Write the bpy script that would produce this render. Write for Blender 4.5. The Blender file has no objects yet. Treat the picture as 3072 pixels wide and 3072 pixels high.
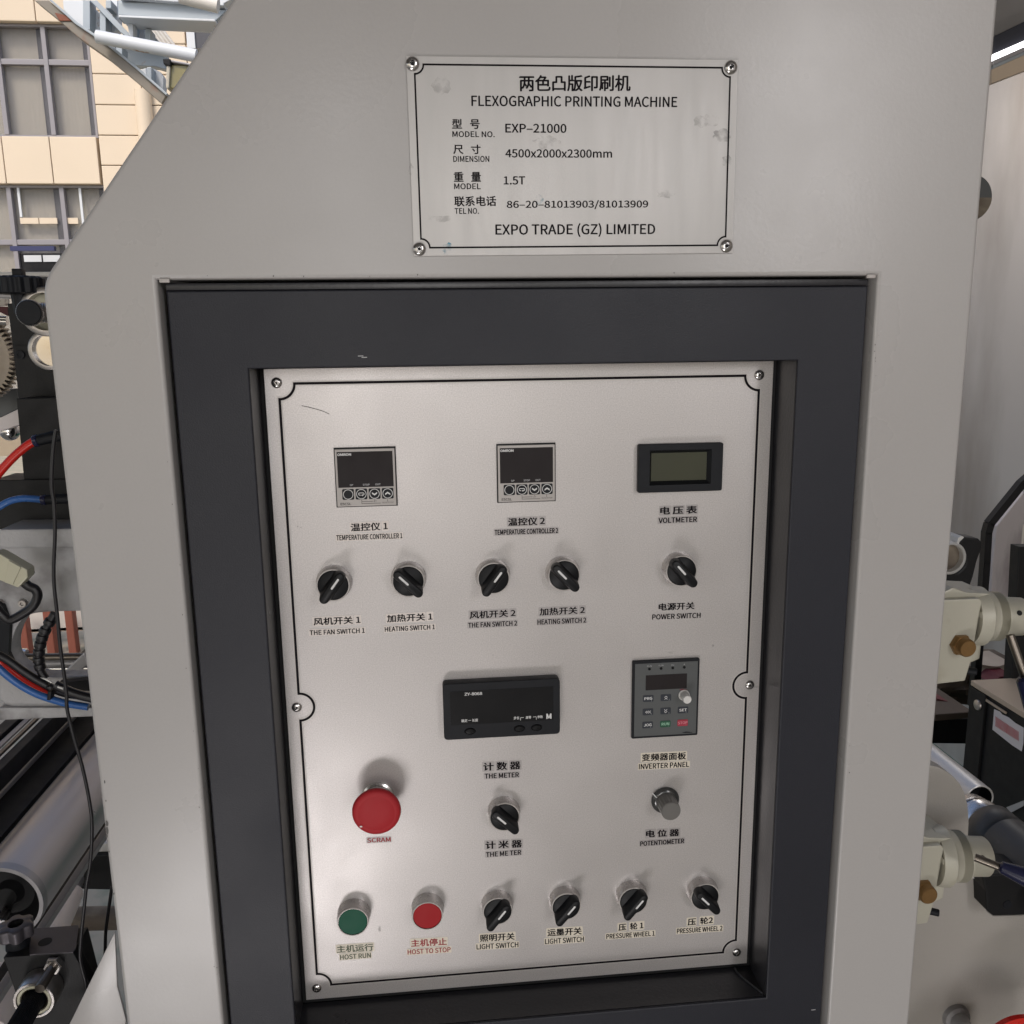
import bpy, bmesh, math, random
from mathutils import Vector, Matrix

random.seed(7)
S = bpy.context.scene
COL = S.collection
H0 = 1.7                      # height of the top edge of the control panel above the floor
PI = math.pi

# ------------------------------------------------------------------ camera
FOC, YAW, PITCH, ROLL = 2569.1, 0.095494, -0.193198, -0.013527
CAM = Vector((0.129394, -0.698937, 0.016265 + H0))
_f = Vector((math.sin(YAW) * math.cos(PITCH), math.cos(YAW) * math.cos(PITCH), math.sin(PITCH)))
_r0 = Vector((math.cos(YAW), -math.sin(YAW), 0))
_u0 = _r0.cross(_f)
CR = _r0 * math.cos(ROLL) + _u0 * math.sin(ROLL)
CU = -_r0 * math.sin(ROLL) + _u0 * math.cos(ROLL)
cd = bpy.data.cameras.new('camera')
cam = bpy.data.objects.new('camera', cd)
COL.objects.link(cam)
cd.sensor_width = 36
cd.lens = 36 * FOC / 3072
cd.clip_start = 0.02
cd.clip_end = 300
cam.matrix_world = Matrix(((CR.x, CU.x, -_f.x, CAM.x), (CR.y, CU.y, -_f.y, CAM.y), (CR.z, CU.z, -_f.z, CAM.z), (0, 0, 0, 1)))
S.camera = cam

def P(px, py, Y):
    """measured photo point -> place in the world at depth Y"""
    d = _f + CR * ((px - 1536) / FOC) - CU * ((py - 1536) / FOC)
    return CAM + d * ((Y - CAM.y) / d.y)

# ------------------------------------------------------------------ light
w = bpy.data.worlds.new('World'); S.world = w; w.use_nodes = True
nt = w.node_tree; bg = nt.nodes['Background']
sky = nt.nodes.new('ShaderNodeTexSky'); sky.sky_type = 'NISHITA'; sky.sun_disc = False
sky.sun_elevation = math.radians(48); sky.sun_rotation = math.radians(205)
sky.air_density = 1.0; sky.dust_density = 3.0
nt.links.new(sky.outputs[0], bg.inputs[0]); bg.inputs[1].default_value = 0.15
def lamp(name, kind, loc, to, energy, color, size=None, sy=None, angle=None):
    l = bpy.data.lights.new(name, kind); l.energy = energy; l.color = color
    if kind == 'AREA':
        l.shape = 'RECTANGLE'; l.size = size; l.size_y = sy or size
    if angle: l.angle = angle
    o = bpy.data.objects.new(name, l); COL.objects.link(o); o.location = loc
    o.rotation_euler = (Vector(to) - Vector(loc)).to_track_quat('-Z', 'Y').to_euler()
    return o
# soft daylight, sun behind the camera and a little to its left
lamp('sun', 'SUN', (-3, -7, 8), (0, 0, 0), 1.5, (1, .95, .88), angle=math.radians(14))
# added area lamps: one low in front, two standing in for aisle windows
lamp('low_front_light', 'AREA', (-0.36, -1.68, 0.06), (0.95, 0, 2.15), 4.6, (1, .955, .95), .80, .50).data.spread = math.radians(95)
lamp('workshop_window_light', 'AREA', (2.12, -3.7, 2.71), (0.75, 0, 1.2), 33, (1, .97, .975), .7, 1.6)
lamp('workshop_window_light', 'AREA', (-.15, -3.7, 1.85), (0.15, 0, 1.45), 14.0, (1, .97, .97), .55, 1.9)
lamp('strip_light_glow', 'AREA', (1.75, 1.8, 2.5), (2.1, 2.2, 1.2), 5.5, (1, .95, .91), .15, 1.2)
S.view_settings.view_transform = 'Standard'; S.view_settings.look = 'None'
S.view_settings.gamma = 1; S.view_settings.exposure = 0.42
S.cycles.max_bounces = 6; S.cycles.diffuse_bounces = 3; S.cycles.glossy_bounces = 3
S.cycles.sample_clamp_indirect = 3; S.cycles.caustics_reflective = False; S.cycles.caustics_refractive = False
S.cycles.use_denoising = True

# ------------------------------------------------------------------ materials
def mat(name, c, rough=.5, metal=0, var=.08, vs=12, grain=0, gs=900, bump=0, bs=300, spec=.5, c2=None, c2s=4, c2t=.55, coat=0,
        stretch=None, emit=0, c2w=.08):
    m = bpy.data.materials.new(name); m.use_nodes = True
    n = m.node_tree.nodes; L = m.node_tree.links; b = n['Principled BSDF']
    b.inputs['Roughness'].default_value = rough; b.inputs['Metallic'].default_value = metal
    b.inputs['Specular IOR Level'].default_value = spec; b.inputs['Coat Weight'].default_value = coat
    tc = n.new('ShaderNodeTexCoord'); g = n.new('ShaderNodeNewGeometry')
    src = g.outputs['Position']
    if stretch:
        mp = n.new('ShaderNodeMapping'); L.new(src, mp.inputs[0]); mp.inputs['Scale'].default_value = stretch; src = mp.outputs[0]
    def noise(scale, detail=4):
        t = n.new('ShaderNodeTexNoise'); L.new(src, t.inputs['Vector']); t.inputs['Scale'].default_value = scale
        t.inputs['Detail'].default_value = detail; return t.outputs['Fac']
    def math_(op, a, bb):
        t = n.new('ShaderNodeMath'); t.operation = op
        for i, v in enumerate((a, bb)):
            if isinstance(v, (int, float)): t.inputs[i].default_value = v
            else: L.new(v, t.inputs[i])
        return t.outputs[0]
    fac = math_('MULTIPLY_ADD', noise(vs), var * 2); fac.node.inputs[2].default_value = 1 - var
    if grain:
        q = math_('MULTIPLY_ADD', noise(gs, 2), grain * 2); q.node.inputs[2].default_value = 1 - grain
        fac = math_('MULTIPLY', fac, q)
    colr = n.new('ShaderNodeRGB'); colr.outputs[0].default_value = (*c, 1); cur = colr.outputs[0]
    if c2:
        mx = n.new('ShaderNodeMix'); mx.data_type = 'RGBA'
        mr = n.new('ShaderNodeMapRange'); L.new(noise(c2s, 6), mr.inputs[0])
        mr.inputs[1].default_value = c2t - c2w; mr.inputs[2].default_value = c2t + c2w
        L.new(mr.outputs[0], mx.inputs['Factor']); L.new(cur, mx.inputs['A']); mx.inputs['B'].default_value = (*c2, 1); cur = mx.outputs['Result']
    vm = n.new('ShaderNodeVectorMath'); vm.operation = 'SCALE'; L.new(cur, vm.inputs[0]); L.new(fac, vm.inputs['Scale'])
    L.new(vm.outputs[0], b.inputs['Base Color'])
    rr = math_('MULTIPLY_ADD', noise(vs * 2.3, 6), .28); rr.node.inputs[2].default_value = max(.02, rough - .14)
    L.new(rr, b.inputs['Roughness'])
    if bump:
        bn = n.new('ShaderNodeBump'); bn.inputs['Strength'].default_value = bump; bn.inputs['Distance'].default_value = .001
        L.new(noise(bs, 3), bn.inputs['Height']); L.new(bn.outputs[0], b.inputs['Normal'])
    if emit:
        b.inputs['Emission Color'].default_value = (*c, 1); b.inputs['Emission Strength'].default_value = emit
    return m

M = {}
M['grey_paint'] = mat('grey_paint', (.415, .400, .392), .30, var=.05, vs=3, bump=.06, bs=330, spec=.5, grain=.03, gs=500)
M['machine_paint'] = mat('machine_paint', (.40, .375, .345), .5, var=.06, vs=4, bump=.4, bs=420, grain=.09, gs=900)
M['dark_paint'] = mat('dark_paint', (.017, .018, .025), .46, spec=.35, var=.2, vs=4, bump=.28, bs=800, grain=.14, gs=900)
M['dark_side'] = mat('dark_side', (.024, .024, .028), .32, var=.12, vs=5, bump=.15, bs=300)
M['hollow'] = mat('hollow', (.006, .006, .007), .8)
M['aluminium'] = mat('panel_aluminium', (.525, .498, .488), .36, metal=.40, var=.05, vs=5, grain=.30, gs=1000, bump=.10, bs=1300)
M['plate'] = mat('nameplate_aluminium', (.60, .585, .575),   .50, metal=.2, var=.05, vs=9, grain=.05, gs=900, stretch=(6, 1, .6),
                 c2=(.56, .55, .54), c2s=10, c2t=.62, c2w=.15)
M['print'] = mat('black_print', (.005, .003, .005), .55, var=0, spec=.12)
M['red_print'] = mat('red_print', (.30, .012, .018), .45, var=0)
M['green_print'] = mat('green_print', (.05, .07, .03), .45, var=0)
M['border_film'] = mat('border_film', (.56, .53, .51), .42, metal=.15, var=.05)
M['halo_light'] = mat('clear_film', (.74, .68, .64), .42, metal=0, var=.05)
M['halo_cream'] = mat('cream_film', (.70, .64, .54), .42, metal=0, var=.05)
M['halo_grey'] = mat('grey_film', (.41, .385, .38), .42, metal=.3, var=.1, vs=60)
M['black_plastic'] = mat('black_plastic', (.007, .0075, .009), .48, spec=.28, var=.1, vs=30, grain=.12, gs=900)
M['gloss_black'] = mat('gloss_black', (.006, .006, .007), .35, spec=.2, var=.05)
M['soft_black'] = mat('soft_black', (.010, .011, .014), .5, spec=.22, var=.08, vs=40)
M['screen'] = mat('dark_window', (.020, .016, .017), .5, spec=.18, var=.08, vs=30)
M['lcd'] = mat('lcd_glass', (.050, .052, .031), .4, spec=.3, var=.10, vs=50, c2=(.15, .155, .12), c2s=130, c2t=.70, c2w=.05)
M['chrome'] = mat('satin_chrome', (.55, .53, .52), .26, metal=1, var=.10, vs=60)
M['bright_chrome'] = mat('bright_chrome', (.74, .72, .71), .14, metal=1, var=.05)
M['satin_alu'] = mat('satin_alu', (.66, .65, .64), .38, metal=.5, var=.05)
M['rivet'] = mat('rivet_aluminium', (.60, .58, .57), .22, metal=1, var=.15, vs=150)
M['white_plastic'] = mat('white_plastic', (.66, .65, .63), .45, var=.03)
M['bezel_white'] = mat('bezel_pale_grey', (.47, .44, .42), .45, var=.03)
M['red_plastic'] = mat('red_plastic', (.38, .018, .024), .58, spec=.3, var=.06, vs=40)
M['red_button'] = mat('red_button', (.33, .008, .012), .5, spec=.25, var=.05, vs=40)
M['green_button'] = mat('green_button', (.006, .080, .046), .5, spec=.25, var=.06, vs=40)
M['keypad_grey'] = mat('keypad_grey', (.085, .09, .092), .45, var=.05, grain=.06)
M['key_blue'] = mat('key_blue_black', (.022, .026, .036), .45, var=.05)
M['key_green'] = mat('key_green', (.012, .075, .04), .5, var=.05)
M['key_red'] = mat('key_red', (.34, .025, .05), .5, var=.05)
M['pink_print'] = mat('pink_print', (.62, .22, .26), .5, var=0)
M['mint_print'] = mat('mint_print', (.30, .52, .38), .5, var=0)
M['white_print'] = mat('white_print', (.66, .66, .66), .5, var=0)
M['pale_print'] = mat('pale_print', (.42, .42, .43), .5, var=0)
M['dull_red'] = mat('dull_red_print', (.16, .05, .06), .5, var=0)
M['knob_grey'] = mat('knob_grey', (.14, .135, .128), .38, var=.06)
M['knob_clear'] = mat('knob_skirt', (.05, .05, .05), .16, var=.06, spec=.7)
M['cream_metal'] = mat('cream_castings', (.50, .48, .40), .42, metal=.1, var=.08, vs=14, grain=.05, c2=(.42, .39, .31), c2s=30, c2t=.66)
M['bronze'] = mat('bronze', (.27, .155, .06), .42, metal=.6, var=.2, vs=120)
M['steel_dark'] = mat('worn_steel', (.20, .175, .15), .34, metal=.9, var=.2, vs=80)
M['steel'] = mat('steel', (.50, .47, .45), .36, metal=1, var=.15, vs=60)
M['blue_handle'] = mat('blue_handle', (.018, .020, .055), .22, var=.1)
M['black_metal'] = mat('black_metal', (.008, .008, .009), .5, var=.2, vs=20, bump=.15, bs=500, spec=.3)
M['anodised'] = mat('dark_anodised_top', (.075, .068, .078), .42, metal=.4, var=.12, vs=30, grain=.1)
M['roller'] = mat('roller_grey', (.46, .44, .45), .32, metal=.6, var=.06, vs=8, grain=.05)
M['bar_grey'] = mat('bar_grey', (.34, .33, .34), .38, metal=.5, var=.08, vs=10)
M['white_roll'] = mat('white_roll', (.70, .64, .63), .5, var=.04)
M['red_hose'] = mat('red_hose', (.62, .020, .012), .30, var=.05)
M['blue_hose'] = mat('blue_hose', (.035, .12, .36), .30, var=.05)
M['cable'] = mat('black_cable', (.010, .009, .011), .42, var=.1)
M['nylon'] = mat('cream_nylon', (.50, .48, .36), .42, var=.05)
M['casting'] = mat('grey_casting', (.40, .395, .40), .55, metal=.2, var=.15, vs=18, bump=.5, bs=300, c2=(.16, .15, .15), c2s=28, c2t=.60, c2w=.12)
M['floor'] = mat('concrete_floor', (.40, .37, .30), .6, var=.12, vs=5, c2=(.26, .29, .23), c2s=9, c2t=.6)
M['green_floor'] = mat('green_floor', (.035, .12, .075), .5, var=.2, vs=14, c2=(.20, .26, .20), c2s=22, c2t=.66)
M['beige'] = mat('beige_cladding', (.66, .55, .42), .7, var=.04, vs=1.5, grain=.03, gs=60)
M['joint'] = mat('cladding_joint', (.30, .24, .17), .8)
M['win_frame'] = mat('window_frame', (.25, .235, .25), .4, var=.05)
M['curtain'] = mat('curtain', (.47, .43, .35), .8, var=.05, vs=3, stretch=(5, 1, .4))
M['curtain_dark'] = mat('dark_room', (.085, .085, .095), .8, var=.1, vs=2)
M['canopy_white'] = mat('canopy_white_paint', (.60, .62, .64), .5, var=.05, vs=3, c2=(.36, .18, .07), c2s=7, c2t=.70, c2w=.02)
M['canopy_blue'] = mat('canopy_blue_grey', (.36, .40, .43), .5, var=.08, vs=3, c2=(.30, .15, .06), c2s=6, c2t=.72, c2w=.02)
M['canopy_brown'] = mat('canopy_taupe', (.20, .175, .14), .5, var=.1, vs=4, c2=(.20, .07, .03), c2s=5, c2t=.64, c2w=.04)
M['cream_pipe'] = mat('cream_pipe', (.66, .62, .56), .5, var=.04, c2=(.35, .2, .07), c2s=8, c2t=.72, c2w=.02)
M['olive_glass'] = mat('olive_glass', (.22, .19, .08), .25, var=.2, vs=8)
M['wall'] = mat('stained_wall', (.44, .405, .375), .7, var=.08, vs=2.2, c2=(.25, .215, .185), c2s=2.6, c2t=.56, stretch=(1, 1, .30), c2w=.12)
M['wall_pale'] = mat('pale_panel', (.46, .42, .42), .5, var=.1, vs=5, c2=(.18, .15, .15), c2s=8, c2t=.60, stretch=(1, 1, .25))
M['ceiling'] = mat('ceiling_grey', (.20, .19, .185), .7, var=.06)
M['wood'] = mat('pale_wood', (.50, .40, .30), .6, var=.1, vs=6)
M['tube'] = mat('lit_tube', (1, .98, 1), .5, emit=2.2, var=0)
M['cloth'] = mat('brown_cloth', (.11, .085, .065), .8, var=.35, vs=9, c2=(.26, .22, .17), c2s=7, c2t=.58, stretch=(1, 1, 2.4))
M['pink_cloth'] = mat('pink_cloth', (.18, .06, .06), .8, var=.2, vs=14)
M['cream_cloth'] = mat('cream_cloth', (.42, .36, .30), .8, var=.15, vs=20)
M['sticker'] = mat('white_sticker', (.66, .64, .66), .5, var=.03)
M['sticker_red'] = mat('sticker_red', (.62, .12, .14), .5, var=.1, vs=90)
M['brick_red'] = mat('red_oxide_steel', (.32, .10, .065), .5, var=.12)
M['bright_sheet'] = mat('bright_sheet', (.80, .76, .70), .6, var=.06, vs=1)
M['rubber'] = mat('dull_coupling', (.045, .045, .047), .45, var=.15, vs=30, c2=(.12, .12, .12), c2s=40, c2t=.70)
M['maroon'] = mat('maroon_strip', (.10, .012, .02), .5)
M['ruler'] = mat('cream_scale', (.55, .50, .45), .5, c2=(.2, .15, .14), c2s=300, c2t=.62)
M['scuff'] = mat('scuff', (.10, .095, .09), .6)
M['blue_stain'] = mat('ink_stain', (.28, .42, .48), .5)
M['dust_stain'] = mat('dust_stain', (.26, .25, .25), .5)
M['tape'] = mat('grey_tape', (.36, .36, .37), .4)

# ------------------------------------------------------------------ mesh helpers
ORG = {}
class MB:
    def __init__(s): s.v = []; s.f = []; s.sm = True
    def add(s, vs, fs):
        k = len(s.v); s.v += [Vector(a) for a in vs]; s.f += [[k + i for i in f] for f in fs]; return s
    def box(s, a, b, bev=0):
        x0, y0, z0 = [min(p, q) for p, q in zip(a, b)]; x1, y1, z1 = [max(p, q) for p, q in zip(a, b)]
        bm = bmesh.new(); bmesh.ops.create_cube(bm, size=1)
        for v in bm.verts: v.co = Vector(((x0 + x1) / 2 + v.co.x * (x1 - x0), (y0 + y1) / 2 + v.co.y * (y1 - y0), (z0 + z1) / 2 + v.co.z * (z1 - z0)))
        if bev: bmesh.ops.bevel(bm, geom=bm.edges[:], offset=bev, segments=2, affect='EDGES', profile=.6)
        return s.bm(bm)
    def bm(s, bm):
        bm.verts.index_update(); s.add([v.co.copy() for v in bm.verts], [[v.index for v in f.verts] for f in bm.faces]); bm.free(); return s
    def prism(s, pts, d, bev=0):
        """planar outline (3D points) pushed along vector d, edges optionally bevelled"""
        bm = bmesh.new(); d = Vector(d)
        a = [bm.verts.new(p) for p in pts]; b = [bm.verts.new(Vector(p) + d) for p in pts]; n = len(a)
        bm.faces.new(a); bm.faces.new(b[::-1])
        for i in range(n): bm.faces.new((a[i], b[i], b[(i + 1) % n], a[(i + 1) % n]))
        bmesh.ops.recalc_face_normals(bm, faces=bm.faces[:])
        if bev: bmesh.ops.bevel(bm, geom=bm.edges[:], offset=bev, segments=2, affect='EDGES', profile=.6)
        return s.bm(bm)
    def lathe(s, prof, o, ax, n=40, ridge=0, rn=0, cap=True):
        """prof: (distance along axis, radius)"""
        o = Vector(o); ax = Vector(ax).normalized(); t = Vector((0, 0, 1)) if abs(ax.z) < .9 else Vector((1, 0, 0))
        u = ax.cross(t).normalized(); v = ax.cross(u)
        vs = []; fs = []
        for h, r in prof:
            for k in range(n):
                a = 2 * PI * k / n; rr = r + (ridge * math.cos(a * rn) if ridge else 0)
                vs.append(o + ax * h + (u * math.cos(a) + v * math.sin(a)) * rr)
        for i in range(len(prof) - 1):
            for k in range(n):
                fs.append([i * n + k, i * n + (k + 1) % n, (i + 1) * n + (k + 1) % n, (i + 1) * n + k])
        if cap:
            if prof[0][1] > 1e-6: fs.append(list(range(n))[::-1])
            if prof[-1][1] > 1e-6: fs.append([(len(prof) - 1) * n + k for k in range(n)])
        return s.add(vs, fs)
    def cyl(s, a, b, r, r2=None, n=32, bev=0):
        a = Vector(a); b = Vector(b); L = (b - a).length; r2 = r if r2 is None else r2
        pr = [(0, r), (L, r2)] if not bev else [(0, r - bev), (bev, r), (L - bev, r2), (L, r2 - bev)]
        return s.lathe(pr, a, b - a, n)
    def tube(s, pts, r, n=14, sub=6):
        p = [Vector(q) for q in pts]; q = []
        if len(p) > 2 and sub > 1:
            e = [p[0] * 2 - p[1]] + p + [p[-1] * 2 - p[-2]]
            for i in range(1, len(e) - 2):
                for k in range(sub):
                    t = k / sub; a, b, c, d = e[i - 1], e[i], e[i + 1], e[i + 2]
                    q.append(.5 * ((2 * b) + (c - a) * t + (2 * a - 5 * b + 4 * c - d) * t * t + (-a + 3 * b - 3 * c + d) * t ** 3))
            q.append(p[-1])
        else: q = p
        vs = []; fs = []; up = Vector((0, 1, 0))
        for i, c in enumerate(q):
            d = (q[min(i + 1, len(q) - 1)] - q[max(i - 1, 0)]).normalized()
            u = d.cross(up); u = u.normalized() if u.length > 1e-4 else Vector((1, 0, 0)); v = d.cross(u); up = u.cross(d) if u.length else up
            for k in range(n):
                a = 2 * PI * k / n; vs.append(c + (u * math.cos(a) + v * math.sin(a)) * r)
        for i in range(len(q) - 1):
            for k in range(n): fs.append([i * n + k, i * n + (k + 1) % n, (i + 1) * n + (k + 1) % n, (i + 1) * n + k])
        fs.append(list(range(n))[::-1]); fs.append([(len(q) - 1) * n + k for k in range(n)])
        return s.add(vs, fs)
    def mesh(s, name, m, org, smooth=True, angle=35):
        me = bpy.data.meshes.new(name); me.from_pydata([tuple(v - org) for v in s.v], [], s.f); me.update()
        bm = bmesh.new(); bm.from_mesh(me); bmesh.ops.recalc_face_normals(bm, faces=bm.faces[:]); bm.to_mesh(me); bm.free()
        me.materials.append(m)
        if smooth:
            me.shade_smooth(); me.set_sharp_from_angle(angle=math.radians(angle))
        return me

def link(o, parent, world):
    COL.objects.link(o); ORG[o.name] = Vector(world)
    if parent: o.parent = parent; o.location = Vector(world) - ORG[parent.name]
    else: o.location = world
    return o
def obj(name, mb, m, parent=None, label=None, org=None, smooth=True, angle=35, flat=False):
    if org is None:
        xs = [v.x for v in mb.v]; ys = [v.y for v in mb.v]; zs = [v.z for v in mb.v]
        org = Vector(((min(xs) + max(xs)) / 2, (min(ys) + max(ys)) / 2, (min(zs) + max(zs)) / 2))
    o = bpy.data.objects.new(name, mb.mesh(name, M[m] if isinstance(m, str) else m, Vector(org), smooth, angle))
    link(o, parent, org)
    if label: o['label'] = label
    return o
def thing(name, label, cat, loc, group=None):
    o = bpy.data.objects.new(name, None); o.empty_display_size = .05; link(o, None, Vector(loc)); o['label'] = label; o['category'] = cat
    if group: o['group'] = group
    return o
def tag(o, label, cat, group=None):
    o['label'] = label; o['category'] = cat
    if group: o['group'] = group
    return o
def struct(o): o['kind'] = 'structure'; return o

def plate(loops, y0, th, bev, res=2):
    """sheet in the XZ plane with holes and rounded edges; loops of (x, z); front face at y0"""
    c = bpy.data.curves.new('t', 'CURVE'); c.dimensions = '2D'; c.fill_mode = 'BOTH'; c.extrude = max(th / 2 - bev, 1e-5); c.bevel_depth = bev
    c.bevel_resolution = res; c.offset = -bev
    for L in loops:
        sp = c.splines.new('POLY'); sp.points.add(len(L) - 1); sp.use_cyclic_u = True
        for p, q in zip(sp.points, L): p.co = (q[0], q[1], 0, 1)
    o = bpy.data.objects.new('t', c); COL.objects.link(o)
    me = bpy.data.meshes.new_from_object(o.evaluated_get(bpy.context.evaluated_depsgraph_get()))
    mb = MB(); mb.add([Vector((v.co.x, y0 + th / 2 - v.co.z, v.co.y)) for v in me.vertices], [list(f.vertices) for f in me.polygons])
    bpy.data.objects.remove(o); bpy.data.curves.remove(c); bpy.data.meshes.remove(me)
    return mb
def rrect(x0, z0, x1, z1, r, n=5):
    out = []
    for cx, cz, a0 in ((x1 - r, z1 - r, 0), (x0 + r, z1 - r, 90), (x0 + r, z0 + r, 180), (x1 - r, z0 + r, 270)):
        for k in range(n + 1):
            a = math.radians(a0 + 90 * k / n); out.append((cx + r * math.cos(a), cz + r * math.sin(a)))
    return out
def rect(x0, z0, x1, z1): return [(x1, z1), (x0, z1), (x0, z0), (x1, z0)]

_tc = {}
FONT = None
try:      # the sans face that ships inside Blender itself; without it the built-in face is used
    import os
    FONT = bpy.data.fonts.load(os.path.join(bpy.utils.system_resource('DATAFILES'), 'fonts', 'Noto Sans CJK Regular.woff2'))
except Exception:
    FONT = None
def glyphs(s, off):
    if (s, off) not in _tc:
        cjk = any(ord(ch) > 0x2e80 for ch in s); bold = off
        c = bpy.data.curves.new('t', 'FONT'); c.body = s; c.size = 1; c.resolution_u = 3
        if FONT: c.font = FONT
        o = bpy.data.objects.new('t', c); COL.objects.link(o)
        me = bpy.data.meshes.new_from_object(o.evaluated_get(bpy.context.evaluated_depsgraph_get()))
        v = [(q.co.x, q.co.y) for q in me.vertices]; f = [list(p.vertices) for p in me.polygons]
        if bold > 0:      # thicken by striking the glyph again, slightly shifted
            k = len(v); e = (.014 if cjk else .014) + bold * .9; v2 = list(v)
            for dx, dy in ((e, 0), (e * .5, e * .6)):
                v = v + [(a + dx, b + dy) for a, b in v2]; f = f + [[i + k for i in p] for p in f[:len(f) if dx == e else 0]] if dx == e else f + [[i + 2 * k for i in p] for p in f[:len(f) // 2]]
        x0 = min(a for a, b in v); x1 = max(a for a, b in v); y0 = min(b for a, b in v); y1 = max(b for a, b in v)
        _tc[(s, off)] = ([((a - x0) / (x1 - x0), (b - y0) / (y1 - y0)) for a, b in v], f)
        bpy.data.objects.remove(o); bpy.data.curves.remove(c); bpy.data.meshes.remove(me)
    return _tc[(s, off)]
def text(s, bl, br, h, Y, m, parent, off=.012, label=None, halo=None, halom=None, name='lettering', pad=4.2, lift=.0002):
    """lettering whose box starts at photo point bl, ends at br and is h photo pixels tall, printed on the plane at Y"""
    A = P(*bl, Y - lift); B = P(*br, Y - lift); C = P(bl[0] - h * .0, bl[1] - h, Y - lift)
    U = B - A; up = Vector((0, 0, (C - A).length)); v, f = glyphs(s, off)
    n3 = len(v) // 3 if off > 0 else len(v)
    mb = MB(); mb.add([A + U * a + up * b - Vector((0, 2e-5 * (i // max(1, n3)), 0)) for i, (a, b) in enumerate(v)], f)
    o = obj(name, mb, m, parent, label or 'printed words %s' % s, smooth=False)
    if halo:
        hb = MB(); un = U.normalized(); uz = Vector((0, 0, 1)); ppm = U.length / max(1, math.hypot(br[0] - bl[0], br[1] - bl[1])); p = pad * ppm
        H = up.length; L = U.length; dy = Vector((0, lift * .55, 0))
        if halo == 'chars':
            toks = s; n = len(toks); wd = [1.0 if ord(ch) > 255 else (.28 if ch == ' ' else .55) for ch in toks]; T = sum(wd); x = 0; spans = []
            for ch, q in zip(toks, wd):
                if ch != ' ': spans.append((x / T * L, (x + q) / T * L))
                x += q
            merged = [list(spans[0])]
            for a, b in spans[1:]:
                if a - merged[-1][1] < 2.1 * p: merged[-1][1] = b
                else: merged.append([a, b])
            spans = merged
        else: spans = [(0, L)]
        for a, b in spans:
            r = p * 1.1
            pts = rrect(a - p, -p, b + p, H + p, r, 3)
            hb.add([A + dy + un * q[0] + uz * q[1] for q in pts], [list(range(len(pts)))])
        obj('label_film', hb, halom, parent, smooth=False)  # halo round the lettering, built as a flat coloured patch
    return o

def slab(name, pts, Y, th, m, parent=None, bev=.0, label=None, **k):
    """flat part facing the viewer, outline given as photo points at depth Y, th metres thick"""
    mb = MB().prism([P(x, y, Y) for x, y in pts], (0, th, 0), bev); return obj(name, mb, m, parent, label, **k)
def ycyl(px, py, Y0, Y1, r, n=40, bev=.0):
    a = P(px, py, Y0); return MB().cyl(a, (a.x, Y1, a.z), r, n=n, bev=bev)
def rad(px, py, Y, r):
    return (P(px + r, py, Y) - P(px, py, Y)).length

# ================================================================== setting
struct(obj('floor', MB().box((-40, -30, -.05), (40, 60, 0)), 'floor', smooth=False))
struct(obj('green_floor', MB().box((.75, .6, .002), (2.6, 9, .006)), 'green_floor', smooth=False))
struct(obj('workshop_ceiling', MB().box((-8, -9.0, 3.55), (2.9, 1.2, 3.7)), 'ceiling', smooth=False))
struct(obj('side_wall', MB().box((2.25, -5, 0), (2.4, 9, 3.55)), 'wall', smooth=False))
struct(obj('back_wall', MB().box((.35, 5.2, 0), (2.25, 5.35, 3.55)), 'wall', smooth=False))

# ---- beige building across the yard
YB = 14.0
bld = thing('office_building', 'beige panelled building with curtained windows seen across the yard', 'building', (-5, YB, 0))
def bx(px): return P(px, 600, YB).x
def bz(py, px=150): return P(px, py, YB).z
xs = [bx(150) - (bx(293) - bx(150)) * k for k in (4, 3, 2, 1)] + [bx(150)]
xw = P(287, 400, YB).x                        # right edge of the windows
step = (P(293, 405, YB) - P(151, 405, YB)).x
zt, z1, z2, z3 = bz(66), bz(408), bz(552), bz(-260)
obj('wall', MB().box((-16, YB + .30, 0), (8, YB + .7, 12)), 'joint', bld, smooth=False)
cb = None
def clad(x0, z0, x1, z1):
    g = .006
    obj('cladding_panel', MB().box((x0 + g, YB, z0 + g), (x1 - g, YB + .3, z1 - g), .012), 'beige', bld, smooth=False)
for k in range(5):
    clad(xw - step * (k + 1), z2, xw - step * k, z1)
    clad(xw - step * (k + 1), zt, xw - step * k, zt + .72)
    clad(xw - step * (k + 1), zt + .72, xw - step * k, zt + 1.44)
hh = (zt - z1) / 3.0
for c in range(7):
    for r in range(-7, 10):
        if c == 2 and r in (5, 4): continue
        clad(xw + .03 + step * c * 1.02, z1 + .02 + hh * (r - 1) * .82, xw + .03 + step * (c + 1) * 1.02, z1 + .02 + hh * r * .82)
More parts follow.
